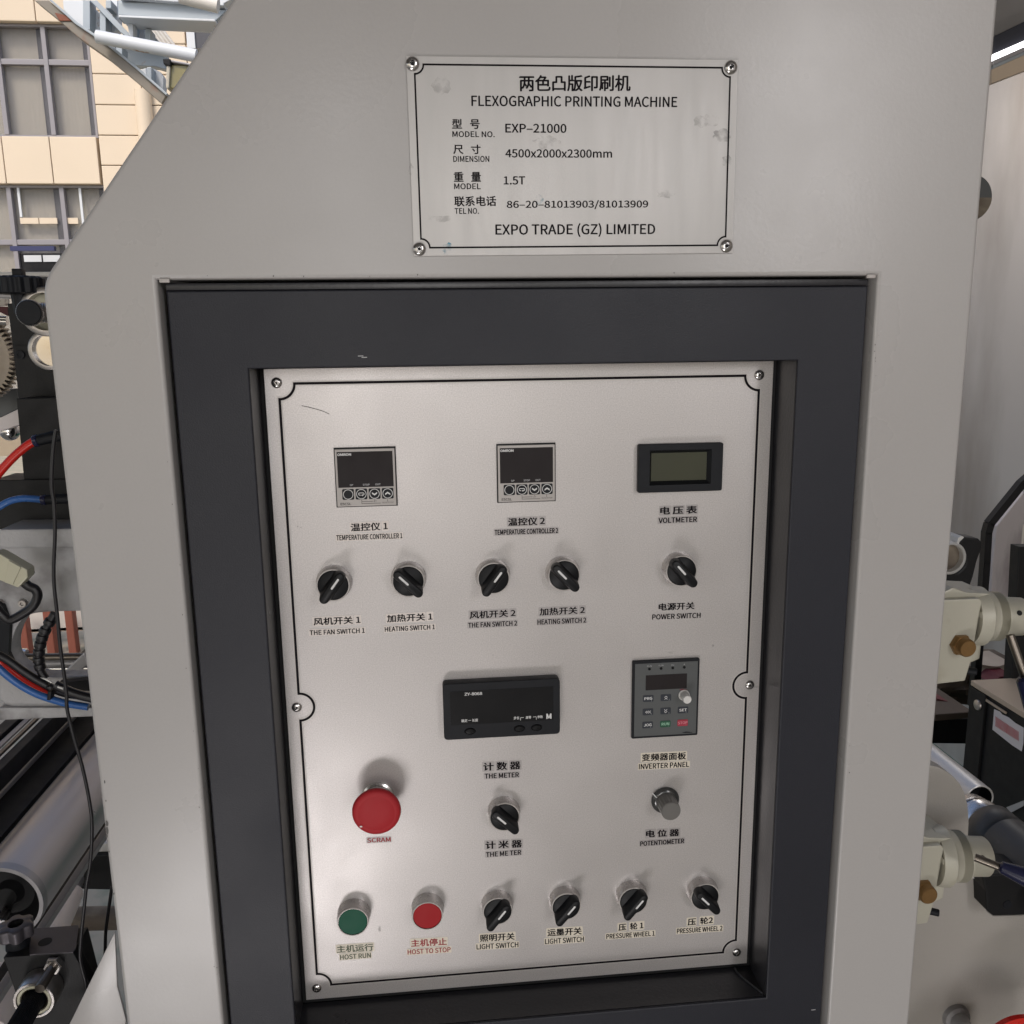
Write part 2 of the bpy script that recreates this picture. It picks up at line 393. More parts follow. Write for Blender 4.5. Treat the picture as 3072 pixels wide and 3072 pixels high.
def window(x0, z0, x1, z1, mull, trans, dark=False):
    f = MB(); t = .036
    f.box((x0, YB + .10, z1 - t), (x1, YB + .2, z1)); f.box((x0, YB + .10, z0), (x1, YB + .2, z0 + t))
    f.box((x0, YB + .101, z0 + t), (x0 + t, YB + .2, z1 - t)); f.box((x1 - t, YB + .101, z0 + t), (x1, YB + .2, z1 - t))
    fr = obj('window', f, 'win_frame', bld, smooth=False)
    for a in mull: obj('mullion', MB().box((a - .034, YB + .09, z0 + t), (a + .034, YB + .2, z1 - t), .006), 'win_frame', fr, smooth=False)
    for a in trans: obj('transom', MB().box((x0 + t, YB + .104, a - .04), (x1 - t, YB + .196, a + .04), .006), 'win_frame', fr, smooth=False)
    ed = [x0] + sorted(mull) + [x1]
    for a, b in zip(ed[:-1], ed[1:]):
        obj('pane', MB().box((a + .03, YB + .17, z0 + .03), (b - .03, YB + .18, z1 - .03)), glassm, fr, smooth=False)
        w_ = (b - a)
        cm = MB(); n = 40
        for q in range(n):
            xa = a + .22 * w_ * (1 if a == x0 else .02) + (w_ * .76) * q / n; xb = xa + w_ * .76 / n
            ya = YB + .26 + .0008 * math.sin(q * 1.3); yb = YB + .26 + .0008 * math.sin((q + 1) * 1.3)
            cm.add([(xa, ya, z0), (xb, yb, z0), (xb, yb, z1), (xa, ya, z1)], [[0, 1, 2, 3]])
        obj('curtain', cm, 'curtain', fr)
    obj('room_shade', MB().box((x0, YB + .288, z0), (x1, YB + .296, z1)), 'curtain_dark', fr, smooth=False)
    return fr
glassm = bpy.data.materials.new('window_glass'); glassm.use_nodes = True
_n = glassm.node_tree.nodes; _l = glassm.node_tree.links; _n.clear()
_o = _n.new('ShaderNodeOutputMaterial'); _m = _n.new('ShaderNodeMixShader'); _t = _n.new('ShaderNodeBsdfTransparent'); _g = _n.new('ShaderNodeBsdfPrincipled')
_g.inputs['Base Color'].default_value = (.24, .23, .25, 1); _g.inputs['Roughness'].default_value = .05; _m.inputs[0].default_value = .18
_l.new(_t.outputs[0], _m.inputs[1]); _l.new(_g.outputs[0], _m.inputs[2]); _l.new(_m.outputs[0], _o.inputs[0])
xm = P(135, 230, YB).x
window(xw - step * 3, z1, xw, zt, [xm, xm - (xw - xm) * 1.05], [bz(180)])
lw = window(xw - step * 3, bz(552) - 3.2, xw + .03, z2, [P(180, 600, YB).x, P(20, 600, YB).x], [bz(724)])
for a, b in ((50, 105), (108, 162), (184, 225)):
    obj('reflected_sill_slab', MB().box((P(a, 660, YB).x, YB + .12, bz(668)), (P(b, 660, YB).x, YB + .15, bz(650))), 'beige', lw, smooth=False)  # reflection in the window glass, put in as beige slabs
for px, y0, y1 in ((48, 556, 648), (234, 560, 670)):
    obj('glazing_bar', MB().box((P(px, 600, YB).x - .018, YB + .11, bz(y1)), (P(px, 600, YB).x + .018, YB + .14, bz(y0))), 'canopy_white', lw, smooth=False)
obj('awning_sash', MB().box((P(48, 750, YB).x, YB - .2, bz(756)), (P(178, 750, YB).x, YB - .12, bz(742))), mat('navy_blind', (.02, .025, .09), .5), lw, smooth=False)
obj('room_shade', MB().box((P(46, 800, YB).x, YB + .14, bz(960)), (P(182, 800, YB).x, YB + .155, bz(757))), 'hollow', lw, smooth=False)
for a, b in ((62, 115), (120, 172)):
    obj('pane', MB().box((P(a, 780, YB).x, YB + .12, bz(783)), (P(b, 780, YB).x, YB + .13, bz(763))), 'canopy_white', lw, smooth=False)
# far building's return with its small window, seen between the canopy beams
x0 = P(588, 120, YB).x
f = obj('window', MB().box((x0, YB - .05, bz(150, 600)), (x0 + 1.4, YB + .02, bz(90, 600))), 'curtain_dark', bld, smooth=False)
obj('frame', MB().box((x0 - .12, YB - .08, bz(150, 600)), (x0, YB + .02, bz(80, 600))), 'canopy_white', f, smooth=False)
pp = P(432, 285, YB)
obj('downpipe', MB().cyl((pp.x, YB - .06, 0), (pp.x, YB - .06, pp.z + .05), .12), 'beige', bld)

# ---- steel canopy over the yard
YC = 5.0
can = thing('steel_canopy', 'rusting pale steel canopy truss crossing in front of the beige building', 'canopy', P(300, 200, YC))
def cz(pts, m, name, th=.08, Y=YC, label=None, bev=.004): return slab(name, [(x * .4141, y * .4141) for x, y in pts], Y, th, m, can, bev=bev, label=label, smooth=False)
cz([(455, 0), (600, 0), (655, 60), (655, 235), (600, 215), (460, 70)], 'canopy_white', 'web_plate', Y=YC + .10)
cz([(655, 30), (720, 90), (725, 250), (655, 235)], 'canopy_white', 'web_plate', Y=YC + .11)
cz([(765, 0), (850, 0), (855, 200), (820, 240), (765, 180)], 'canopy_white', 'web_plate', Y=YC + .12)
cz([(765, 180), (830, 235), (830, 290), (765, 255)], 'canopy_blue', 'web_plate', Y=YC + .14)
cz([(970, 170), (1050, 200), (1050, 310), (970, 290)], 'canopy_white', 'web_plate', Y=YC + .13)
cz([(1095, 240), (1180, 330), (1095, 320)], 'canopy_blue', 'web_plate', Y=YC + .14)
cz([(880, 320), (1200, 380), (1200, 500), (1130, 480), (930, 470), (885, 420)], 'canopy_blue', 'web_plate', Y=YC + .16)
cz([(775, 320), (835, 335), (835, 390), (775, 345)], 'canopy_white', 'web_plate', Y=YC + .12)
cz([(1000, 510), (1060, 490), (1065, 590), (1000, 525)], 'canopy_white', 'web_plate', Y=YC + .10)
cz([(1100, 490), (1160, 520), (1185, 560), (1180, 680), (1100, 620)], 'canopy_white', 'web_plate', Y=YC + .10)
for x, y0, y1, w_ in ((600, 0, 215, 52), (722, 60, 250, 44), (930, 40, 285, 40), (1050, 210, 330, 40), (840, 335, 420, 45), (1062, 485, 600, 35), (855, 0, 130, 30), (765, 0, 60, 40)):
    cz([(x, y0), (x + w_, y0), (x + w_, y1), (x, y1)], 'canopy_blue', 'stiffener', th=.10, Y=YC + .02)
cz([(650, 0), (700, 0), (965, 270), (950, 290), (870, 230)], 'canopy_blue', 'truss_member', Y=YC)
cz([(905, 50), (960, 60), (965, 270), (935, 255)], 'canopy_white', 'stiffener', Y=YC - .03)
cz([(855, 15), (1300, 22), (1640, 75), (1560, 150), (860, 108)], 'canopy_blue', 'cross_beam', th=.14, Y=YC - .1)
cz([(855, -20), (1620, 40), (1620, 25), (1700, -20)], 'canopy_white', 'beam_flange', th=.2, Y=YC - .14)
cz([(860, 108), (1560, 138), (1560, 156), (860, 124)], 'canopy_white', 'beam_flange', th=.2, Y=YC - .13)
cz([(245, 0), (350, 0), (545, 170), (770, 320), (990, 500), (1205, 690), (1170, 750), (950, 560), (760, 405), (560, 265), (430, 150)], 'canopy_brown', 'lower_chord', th=.12, Y=YC - .16)
cz([(350, -5), (372, -5), (560, 160), (785, 312), (1005, 492), (1212, 675), (1205, 692), (990, 503), (770, 323), (545, 173)], 'canopy_blue', 'chord_flange', th=.2, Y=YC - .18)
cz([(395, 90), (500, 115), (530, 152), (430, 152)], mat('rust', (.20, .06, .03), .7, var=.2), 'rust_patch', th=.006, Y=YC - .1665)
for k in range(4):
    a = P((1045 + 24 * k) * .4141, 140 * .4141, YC + .3); b = P((1190 + 28 * k) * .4141, 350 * .4141, YC + .3)
    obj('tie_rod', MB().cyl(a, b, .012, n=10), 'cream_pipe', can)
obj('brace_pipe', MB().tube([P(290, 110, YC - .25), P(590, 168, YC - .25)], .035, sub=1, n=24), 'canopy_white', can)
obj('brace_pipe', MB().tube([P(540, -12, YC - .3), P(655, 18, YC - .3)], .038, sub=1, n=24), 'cream_pipe', can)
obj('gutter', MB().box((P(520, 300, YC).x, YC, P(510, 150, YC).z), (P(700, 300, YC).x, YC + .05, P(510, 143, YC).z)), 'canopy_brown', can, smooth=False)
fl = thing('floodlight', 'small olive floodlight hung on a dark bracket under the steel canopy', 'floodlight', P(520, 220, YC - .3))
q = lambda pts, m, n, th=.1, Y=YC - .35: slab(n, [(x * .4141, y * .4141) for x, y in pts], Y, th, m, fl, bev=.006, smooth=False)
q([(1240, 470), (1370, 470), (1330, 640), (1215, 640)], 'olive_glass', 'lamp_body')
q([(1178, 425), (1235, 425), (1232, 478), (1182, 462)], 'hollow', 'bracket', Y=YC - .38)
q([(1235, 430), (1400, 462), (1400, 478), (1238, 450)], 'win_frame', 'visor', Y=YC - .37)
q([(1205, 475), (1232, 478), (1222, 640), (1200, 635)], 'curtain', 'rim', Y=YC - .37)

# ================================================================== control cabinet
XL, XR = -.139, .5572
YF = -.046                                     # front face of the cabinet
cab = thing('control_cabinet', 'grey steel machine cabinet with a dark door frame and a recessed switch panel', 'control cabinet', (.21, .05, 0))
c1 = P(127, 846, YF); c2 = P(695.7, 0, YF)
sl = (c2.z - c1.z) / (c2.x - c1.x); ztopc = H0 + .50
xc = c1.x + (ztopc - c1.z) / sl
zb = P(372, 3035, YF).z
outer = [(XL, zb), (XL, c1.z), (xc, ztopc), (XR, ztopc), (XR, .12), (XL - .0, .12)]
# rounded corner where the slope meets the side
def soften(a, b, c, r, n=5):
    a, b, c = Vector(a), Vector(b), Vector(c); u = (a - b).normalized(); v = (c - b).normalized()
    p, q_ = b + u * r, b + v * r; return [tuple((1 - t) ** 2 * p + 2 * t * (1 - t) * b + t * t * q_) for t in [k / n for k in range(n + 1)]]
outer = [(XL, .12)] + soften((XL, zb), (XL, c1.z), (xc, ztopc), .012) + [(xc, ztopc), (XR, ztopc), (XR, .12)]
DX0, DX1, DZ1, DZ0 = -.0605, .4782, H0 + .0650, H0 - .70
front = obj('front_panel', plate([outer, rect(DX0, DZ0, DX1, DZ1)], YF, .058, .0030, 3), 'grey_paint', cab, org=(.2, YF, 1.2))
obj('cabinet_body', MB().box((XL + .012, YF + .0585, .12), (XR - .012, .20, c1.z - .01)).prism([(XL + .012, YF + .0585, c1.z - .0101), (xc + .01, YF + .0585, ztopc - .008), (XR - .012, YF + .0585, ztopc - .008), (XR - .012, YF + .0585, c1.z - .0101)], (0, .2, 0)), 'hollow', cab, smooth=False)
for x, z, s_ in ((DX0, DZ1, 1), (DX1, DZ1, -1)):   # weld nicks at the opening's corners
    obj('weld_nick', MB().box((x + s_ * .002, YF - .0008, z - .0022), (x + s_ * .009, YF + .002, z + .0006), .0006), 'bezel_white', cab)
# dark door frame
RX0, RX1, RZ1, RZ0 = -.0022, .4203, H0 + .0012, H0 - .5742
g = .0042
DY = -.040
door = obj('door_frame', plate([rect(DX0 + g, DZ0 + g, DX1 - g, DZ1 - .0075), rect(RX0, RZ0, RX1, RZ1)], DY, .003, .0013, 2), 'dark_paint', cab,
           'charcoal textured door frame around the recess')
obj('door_edge', MB().box((DX0 + g, DY - .0002, DZ1 - .0072), (DX1 - g, DY + .004, DZ1 - .0022), .0012), 'dark_side', cab)
rb = MB()
rb.box((RX0 - .0015, DY + .003, RZ0), (RX0, .001, RZ1)); obj('recess_side', rb, 'dark_side', cab, smooth=False)
obj('recess_side', MB().box((RX1, DY + .003, RZ0), (RX1 + .0015, .001, RZ1)), 'dark_side', cab, smooth=False)
obj('recess_sill', MB().box((RX0, DY + .0031, RZ0 - .0015), (RX1, .001, RZ0)), 'dark_side', cab, smooth=False)
obj('recess_head', MB().box((RX0, DY + .0031, RZ1), (RX1, .001, RZ1 + .0015)), 'dark_side', cab, smooth=False)
obj('weld_seam', MB().tube([(RX1 - .001, -.036, RZ0 + .001), (RX1 - .014, -.010, RZ0 + .001), (RX1 - .016, -.002, RZ0 + .002)], .0011, sub=3, n=8), 'dark_side', cab)
for px, py in ((2660, 3004), (2640, 3012), (2452, 3017), (2440, 3029), (1082, 1068), (1093, 1072)):
    a = P(px, py, DY)
    if a.x > DX1 - .01 or a.x < DX0 + .01: continue
    obj('paint_nick', MB().box((a.x - .002, DY - .0003, a.z - .0003), (a.x + .002, DY, a.z + .0003)), 'pale_print', cab, smooth=False)
# scuffs on the cabinet's left edge
for px, py, r in ((314, 2345, 2.2), (318, 2402, 1.6), (321, 2470, 4), (322, 2490, 4.5), (320, 2508, 3), (328, 2555, 1.4), (342, 2681, 1.6), (2980, 3040, 1)):
    a = P(px, py, YF)
    if a.x > XR: continue
    k = r * .00036
    obj('scuff', MB().add([(a.x + k * math.cos(t) * random.uniform(.5, 1), YF - .00025, a.z + 2.4 * k * math.sin(t) * random.uniform(.6, 1)) for t in [i * .7 for i in range(9)]], [list(range(9))]), 'scuff', cab, smooth=False)
for k in range(34):
    side = random.choice('LRT')
    if side == 'L': x, z = random.uniform(DX0 - .004, DX0 - .001), random.uniform(H0 - .65, DZ1)
    elif side == 'R': x, z = random.uniform(DX1 + .001, DX1 + .004), random.uniform(H0 - .65, DZ1)
    else: x, z = random.uniform(DX0, DX1), DZ1 + random.uniform(.001, .003)
    k_ = random.uniform(.0002, .0006)
    obj('paint_chip', MB().add([(x + k_ * math.cos(t) * random.uniform(.5, 1), YF - .0002, z + k_ * 1.6 * math.sin(t) * random.uniform(.5, 1)) for t in [i * .9 for i in range(7)]], [list(range(7))]), 'scuff', cab, smooth=False)
# ---- lower apron sheet
slab('apron_sheet', [(344, 2796), (352, 2960), (378, 3060), (372, 3130), (180, 3130)], YF + .012, .003, 'grey_paint', cab, bev=.001)

# ---- aluminium control panel
PW, PH = .417, .5698
pan = obj('control_panel', plate([rect(.0012, H0 - PH, PW, H0)], 0, .002, .0004, 1), 'aluminium', cab, 'brushed silver switch panel with black border line', org=(PW / 2, 0, H0 - PH / 2))
obj('gap_shadow', MB().box((RX0, .0022, RZ0), (RX1, .004, RZ1)), 'hollow', cab, smooth=False)
RV = [P(830, 1148.3, 0), P(2277.6, 1125, 0), P(2209.7, 2856.3, 0), P(950.5, 2964, 0)]
RM = [P(890.2, 2121.6, 0), P(2248.7, 2054.7, 0)]
bx0 = (RV[0].x + RV[3].x) / 2 + .0012; bx1 = (RV[1].x + RV[2].x) / 2 - .0006; bz1 = (RV[0].z + RV[1].z) / 2 - .0006; bz0 = (RV[2].z + RV[3].z) / 2 + .0018
def border(x0, x1, z0, z1, r, mids, w_):
    """closed path with scooped corners; returns outer/inner loops"""
    def path(e):
        pts = []
        rr = r + e
        def arc(cx, cz, a0, a1, R, n=14):
            for k in range(n + 1):
                a = math.radians(a0 + (a1 - a0) * k / n); pts.append((cx + R * math.cos(a), cz + R * math.sin(a)))
        X0, X1, Z0, Z1 = x0 + e, x1 - e, z0 + e, z1 - e
        def ang(R): return math.degrees(math.asin(min(1, e / R)))
        d = ang(rr)
        arc(x0, z1, -90 + d, 0 - d, rr)                 # top left, from left side up to top side
        arc(x1, z1, 180 + d, 270 - d, rr)
        if mids: arc(x1, mids[1], 90 + d, 270 - d, rr, 24)
        arc(x1, z0, 90 + d, 180 - d, rr)
        arc(x0, z0, 0 + d, 90 - d, rr)
        if mids: arc(x0, mids[0], -90 + d, 90 - d, rr, 24)
        return pts
    return path(-w_ / 2), path(w_ / 2)
def border_obj(name, x0, x1, z0, z1, r, mids, w_, Y, m, parent):
    a, b = border(x0, x1, z0, z1, r, mids, w_); n = len(a)
    mb = MB(); mb.add([(p[0], Y, p[1]) for p in a] + [(p[0], Y, p[1]) for p in b], [[i, (i + 1) % n, n + (i + 1) % n, n + i] for i in range(n)])
    return obj(name, mb, m, parent, smooth=False)
mz = [RM[0].z, RM[1].z]
border_obj('border_line', bx0, bx1, bz0, bz1, .0122, mz, .0020, -.00035, 'print', pan)
border_obj('border_film', bx0, bx1, bz0, bz1, .0122, mz, .0040, -.00018, 'border_film', pan)  # halo along the border line, built as a wider pale strip

rv_me = MB().lathe([(0, .0043), (.0006, .0043), (.0014, .0037), (.0020, .0024), (.0021, .0017), (.0012, .0013), (.0012, 0)], (0, 0, 0), (0, -1, 0), 28).mesh('rivet', M['rivet'], Vector((0, 0, 0)), angle=50)
rh_me = MB().lathe([(0, .0010), (.0013, .0010), (.0013, 0)], (0, 0, 0), (0, -1, 0), 16).mesh('rivet_hole', M['hollow'], Vector((0, 0, 0)))
def inst(name, me, world, parent, rot=0, label=None, sc=1):
    o = bpy.data.objects.new(name, me); link(o, parent, world)
    o.rotation_euler = (0, -rot, 0); o.scale = (sc, sc, sc)
    if label: o['label'] = label
    return o
for i, a in enumerate(RV + RM):
    mb = MB()
    inst('rivet', rv_me, (a.x, 0, a.z), pan)
    inst('rivet_hole', rh_me, (a.x, 0, a.z), pan)

# ---- nameplate
NY = YF - .0018
na = .0056
npt = [P(1218.8, 170.5, YF), P(2212, 182.3, YF), P(2195.9, 759.9, YF), P(1242, 769, YF)]
name_p = obj('nameplate', MB().prism([(p.x, NY, p.z) for p in npt], (0, .0016, 0), .0003), 'plate', cab, 'brushed metal nameplate riveted above the door frame')
NR = [P(1237.7, 192, NY), P(2192.1, 202.8, NY), P(2178.7, 738.4, NY), P(1258.1, 747.5, NY)]
def quad_border(c, r, w_, Y, m):
    # scooped frame through four (slightly rotated) corners
    cx = sum(p.x for p in c) / 4; cz_ = sum(p.z for p in c) / 4
    a = math.atan2(c[1].z - c[0].z, c[1].x - c[0].x); ca, sa = math.cos(a), math.sin(a)
    W = (c[1].x - c[0].x + c[2].x - c[3].x) / 2; H = (c[0].z - c[3].z + c[1].z - c[2].z) / 2
    A, B = border(-W / 2, W / 2, -H / 2, H / 2, r, None, w_); n = len(A)
    T = lambda p: (cx + p[0] * ca - p[1] * sa, Y, cz_ + p[0] * sa + p[1] * ca)
    return obj('border_line', MB().add([T(p) for p in A] + [T(p) for p in B], [[i, (i + 1) % n, n + (i + 1) % n, n + i] for i in range(n)]), m, name_p, smooth=False)
ins = [Vector((p.x + dx, 0, p.z + dz)) for p, dx, dz in zip(NR, (.0015, -.0005, -.0005, .0012), (-.0002, -.0002, .0010, .0006))]
quad_border(ins, .0062, .0012, NY - .0002, 'print')
for a in NR:
    inst('rivet', rv_me, (a.x, NY, a.z), name_p, sc=1.12)
    inst('rivet_hole', rh_me, (a.x, NY, a.z), name_p, sc=1.3)
def nq(x, y): return (1200 + x * .53830, 150 + y * .53830)
for s_, a, b, h, off in (
    ('两色凸版印刷机', (665, 231), (1285, 229), 92, .004), ('FLEXOGRAPHIC PRINTING MACHINE', (398, 313), (1545, 319), 60, .001),
    ('型   号', (290, 440), (445, 440), 56, .004), ('MODEL NO.', (292, 485), (528, 486), 33, .001), ('EXP–21000', (587, 461), (928, 462), 51, .001),
    ('尺   寸', (297, 579), (450, 580), 53, .004), ('DIMENSION', (297, 624), (498, 624), 34, .001), ('4500x2000x2300mm', (587, 599), (1182, 601), 47, .001),
    ('重   量', (300, 735), (452, 734), 56, .004), ('MODEL', (302, 776), (450, 776), 33, .001), ('1.5T', (578, 750), (698, 750), 46, .001),
    ('联系电话', (303, 872), (537, 870), 57, .004), ('TEL NO.', (305, 914), (440, 913), 33, .001), ('86–20–81013903/81013909', (595, 889), (1383, 886), 51, .001),
    ('EXPO TRADE (GZ) LIMITED', (532, 1044), (1422, 1040), 78, .001)):
    text(s_, nq(*a), nq(*b), h * .5383, NY, 'print', name_p, off=off, label='nameplate words ' + s_.replace('EXPO TRADE (GZ) LIMITED', 'of the bottom line').replace('EXP–21000', 'beside MODEL NO.').replace('   ', ''))
def blot(cx, cy, rx, ry, Y, m, parent, name='stain', n=22, jag=.35, conv=None):
    pts = []
    for k in range(n):
        a = 2 * PI * k / n; j = 1 - jag * random.random(); pts.append((cx + rx * j * math.cos(a), cy + ry * j * math.sin(a)))
    return obj(name, MB().add([P(x, y, Y) for x, y in pts], [list(range(n))]), m, parent, smooth=False)
def fade(name, c, alpha):
    m = mat(name, c, .5, var=.2, vs=200); n = m.node_tree.nodes; L = m.node_tree.links
    t = n.new('ShaderNodeTexNoise'); t.inputs['Scale'].default_value = 160; t.inputs['Detail'].default_value = 5
    g_ = n.new('ShaderNodeNewGeometry'); L.new(g_.outputs['Position'], t.inputs['Vector'])
    mr = n.new('ShaderNodeMapRange'); L.new(t.outputs['Fac'], mr.inputs[0]); mr.inputs[1].default_value = .42; mr.inputs[2].default_value = .66; mr.inputs[4].default_value = alpha
    L.new(mr.outputs[0], n['Principled BSDF'].inputs['Alpha']); return m
M['ink'] = fade('ink_smear', (.10, .40, .55), .6); M['smudge'] = fade('dark_smudge', (.28, .27, .27), .35)
M['rub'] = fade('rub_mark', (.44, .425, .415), .25)
# stains: inky touch near the phone number, smudges, dust
for x, y, rx, ry, m in ((775, 835, 28, 34, 'ink'), (265, 1110, 34, 40, 'ink'), (62, 665, 16, 40, 'smudge'), (1795, 480, 60, 45, 'smudge'), (1730, 390, 60, 40, 'rub'),
                        (1820, 620, 30, 40, 'smudge'), (1680, 400, 50, 40, 'rub'), (230, 200, 60, 60, 'rub'), (230, 940, 110, 20, 'rub'), (1480, 800, 60, 30, 'rub'), (820, 520, 90, 50, 'rub')):
    c = nq(x, y); blot(c[0], c[1], rx * .54, ry * .54, NY - .0001, m, name_p)

# ---- legends on the control panel
LG = [
    ('温控仪 1', (1052.2, 1594.7), (1164, 1589.5), 24, 'print', 'light', .006), ('TEMPERATURE CONTROLLER 1', (1009.3, 1621.6), (1207.5, 1614.8), 16, 'print', 'light', .012),
    ('温控仪 2', (1523.8, 1578.5), (1635, 1573.9), 24, 'print', 'grey', .012), ('TEMPERATURE CONTROLLER 2', (1483.9, 1605.4), (1674.3, 1599.2), 16, 'print', 'grey', .022),
    ('电 压 表', (1980, 1544.3), (2091.2, 1540.2), 23.8, 'print', 'grey', .014), ('VOLTMETER', (1975.3, 1569.8), (2091.2, 1565.7), 16.5, 'print', 'grey', .014),
    ('风机开关 1', (940.8, 1876.8), (1081.9, 1870.3), 23, 'print', 'light', .006), ('THE FAN SWITCH 1', (929.2, 1906), (1094.8, 1898.8), 15, 'print', 'light', .008),
    ('加热开关 1', (1160.8, 1867.7), (1298, 1860.5), 23, 'print', 'light', .008), ('HEATING SWITCH 1', (1154.3, 1895.7), (1305, 1887.9), 15, 'print', 'light', .012),
    ('风机开关 2', (1408.7, 1856.9), (1546.9, 1849.6), 22.5, 'print', 'grey', .008), ('THE FAN SWITCH 2', (1404.5, 1883.8), (1551.5, 1876.8), 15.5, 'print', 'grey', .014),
    ('加热开关 2', (1618.3, 1847), (1754.7, 1840.6), 22.5, 'print', 'grey', .008), ('HEATING SWITCH 2', (1612.3, 1874.2), (1758.6, 1867.7), 15.5, 'print', 'grey', .014),
    ('电源开关', (1975.5, 1832.3), (2084, 1827.7), 22, 'print', None, .010), ('POWER SWITCH', (1956.3, 1859.2), (2101.8, 1853.6), 16, 'print', None, .010),
    ('计 数 器', (1449.5, 2312.9), (1562.1, 2307.4), 25, 'print', 'grey', .014), ('THE METER', (1453.8, 2336), (1557.4, 2331.2), 14.8, 'print', 'grey', .016),
    ('变频器面板', (1925, 2284.4), (2058.3, 2278.1), 22.6, 'print', 'cream', .010), ('INVERTER PANEL', (1916.3, 2308), (2067.2, 2300.5), 16, 'print', 'cream', .010),
    ('SCRAM', (1101.7, 2528.3), (1172.5, 2524.9), 14, 'red_print', 'grey', .010),
    ('计 米 器', (1456.1, 2547.4), (1566.4, 2542), 23.5, 'print', 'grey', .014), ('THE ME TER', (1457.7, 2571.5), (1564, 2563.7), 14.5, 'print', 'grey', .014),
    ('电 位 器', (1937.4, 2512.8), (2037.9, 2507.9), 22, 'print', 'grey', .016), ('POTENTIOMETER', (1920.3, 2538.5), (2052.8, 2529.4), 14.5, 'print', 'grey', .020),
    ('主机运行', (1010.6, 2859.1), (1120.6, 2851.8), 22, 'green_print', 'cream', .004), ('HOST RUN', (1020.4, 2879.6), (1113, 2872.8), 15, 'green_print', 'cream', .006),
    ('主机停止', (1233.3, 2840.9), (1340.8, 2835.2), 22, 'red_print', 'cream', .006), ('HOST TO STOP', (1223, 2864.1), (1352.2, 2855.7), 15, 'red_print', 'cream', .006),
    ('照明开关', (1439.7, 2826.1), (1544.4, 2819.3), 22, 'print', 'cream', .008), ('LIGHT SWITCH', (1429.6, 2848.9), (1555.4, 2841.4), 16, 'print', 'cream', .008),
    ('运墨开关', (1641.9, 2809.5), (1745.5, 2803.3), 22, 'print', 'cream', .008), ('LIGHT SWITCH', (1635, 2832.9), (1751.7, 2825), 16, 'print', 'cream', .008),
    ('压  轮 1', (1855.2, 2792.9), (1930.3, 2786.1), 21, 'print', 'cream', .012), ('PRESSURE WHEEL 1', (1818.7, 2817.3), (1964, 2807.3), 15, 'print', 'cream', .012),
    ('压  轮2', (2062.4, 2777), (2138.7, 2770.2), 21, 'print', 'cream', .012), ('PRESSURE WHEEL 2', (2030.5, 2800.9), (2167.2, 2791.8), 15, 'print', 'cream', .014),
]
HM = {'light': 'halo_light', 'grey': 'halo_grey', 'cream': 'halo_cream'}
for i, (s_, a, b, h, m, hl, off) in enumerate(LG):
    lab = 'panel words ' + s_
    if s_ == 'LIGHT SWITCH': lab = 'panel words LIGHT SWITCH under ' + LG[i - 1][0]
    text(s_, a, b, h, 0, m, pan, off=off, label=lab, halo=('chars' if ord(s_[0]) > 255 else 'word') if hl else None, halom=HM.get(hl), pad=3.0 if ord(s_[0]) > 255 else 2.6, lift=.0003)
# scratch and specks on the panel
sp = [(905, 1217), (925, 1221), (948, 1227), (968, 1233), (988, 1242)]
obj('scratch', MB().add([P(x, y - .9, -.0002) for x, y in sp] + [P(x, y + 1.2, -.0002) for x, y in sp[::-1]], [[i, i + 1, 8 - i, 9 - i] for i in range(4)]), 'scuff', pan, smooth=False)
for px, py, rx, ry in ((1023, 1301, 1.6, 4.5), (2139, 1937, 4, 4.5), (903, 1582, 3, 3), (1479, 1965, 1.6, 7), (893, 1580, 2, 5), (980, 1478, 2.5, 3), (1598, 1681, 1.5, 2), (1139, 2785, 5, 14), (1914, 2541, 2.5, 2)):
    blot(px, py, rx, ry, -.0002, 'smudge', pan, 'speck', 9)
for px, py in ((2268, 2060), (2020, 1957)):
    blot(px, py, 14 if px > 2100 else 22, 4, -.0002, 'rub', pan, 'rub_mark', 12)

# ---- instruments
def on(px, py, Y=-.001): return P(px, py, Y)
def bilerp(q, u, v):   # q = TL,TR,BR,BL
    return (q[0] * (1 - u) + q[1] * u) * (1 - v) + (q[3] * (1 - u) + q[2] * u) * v

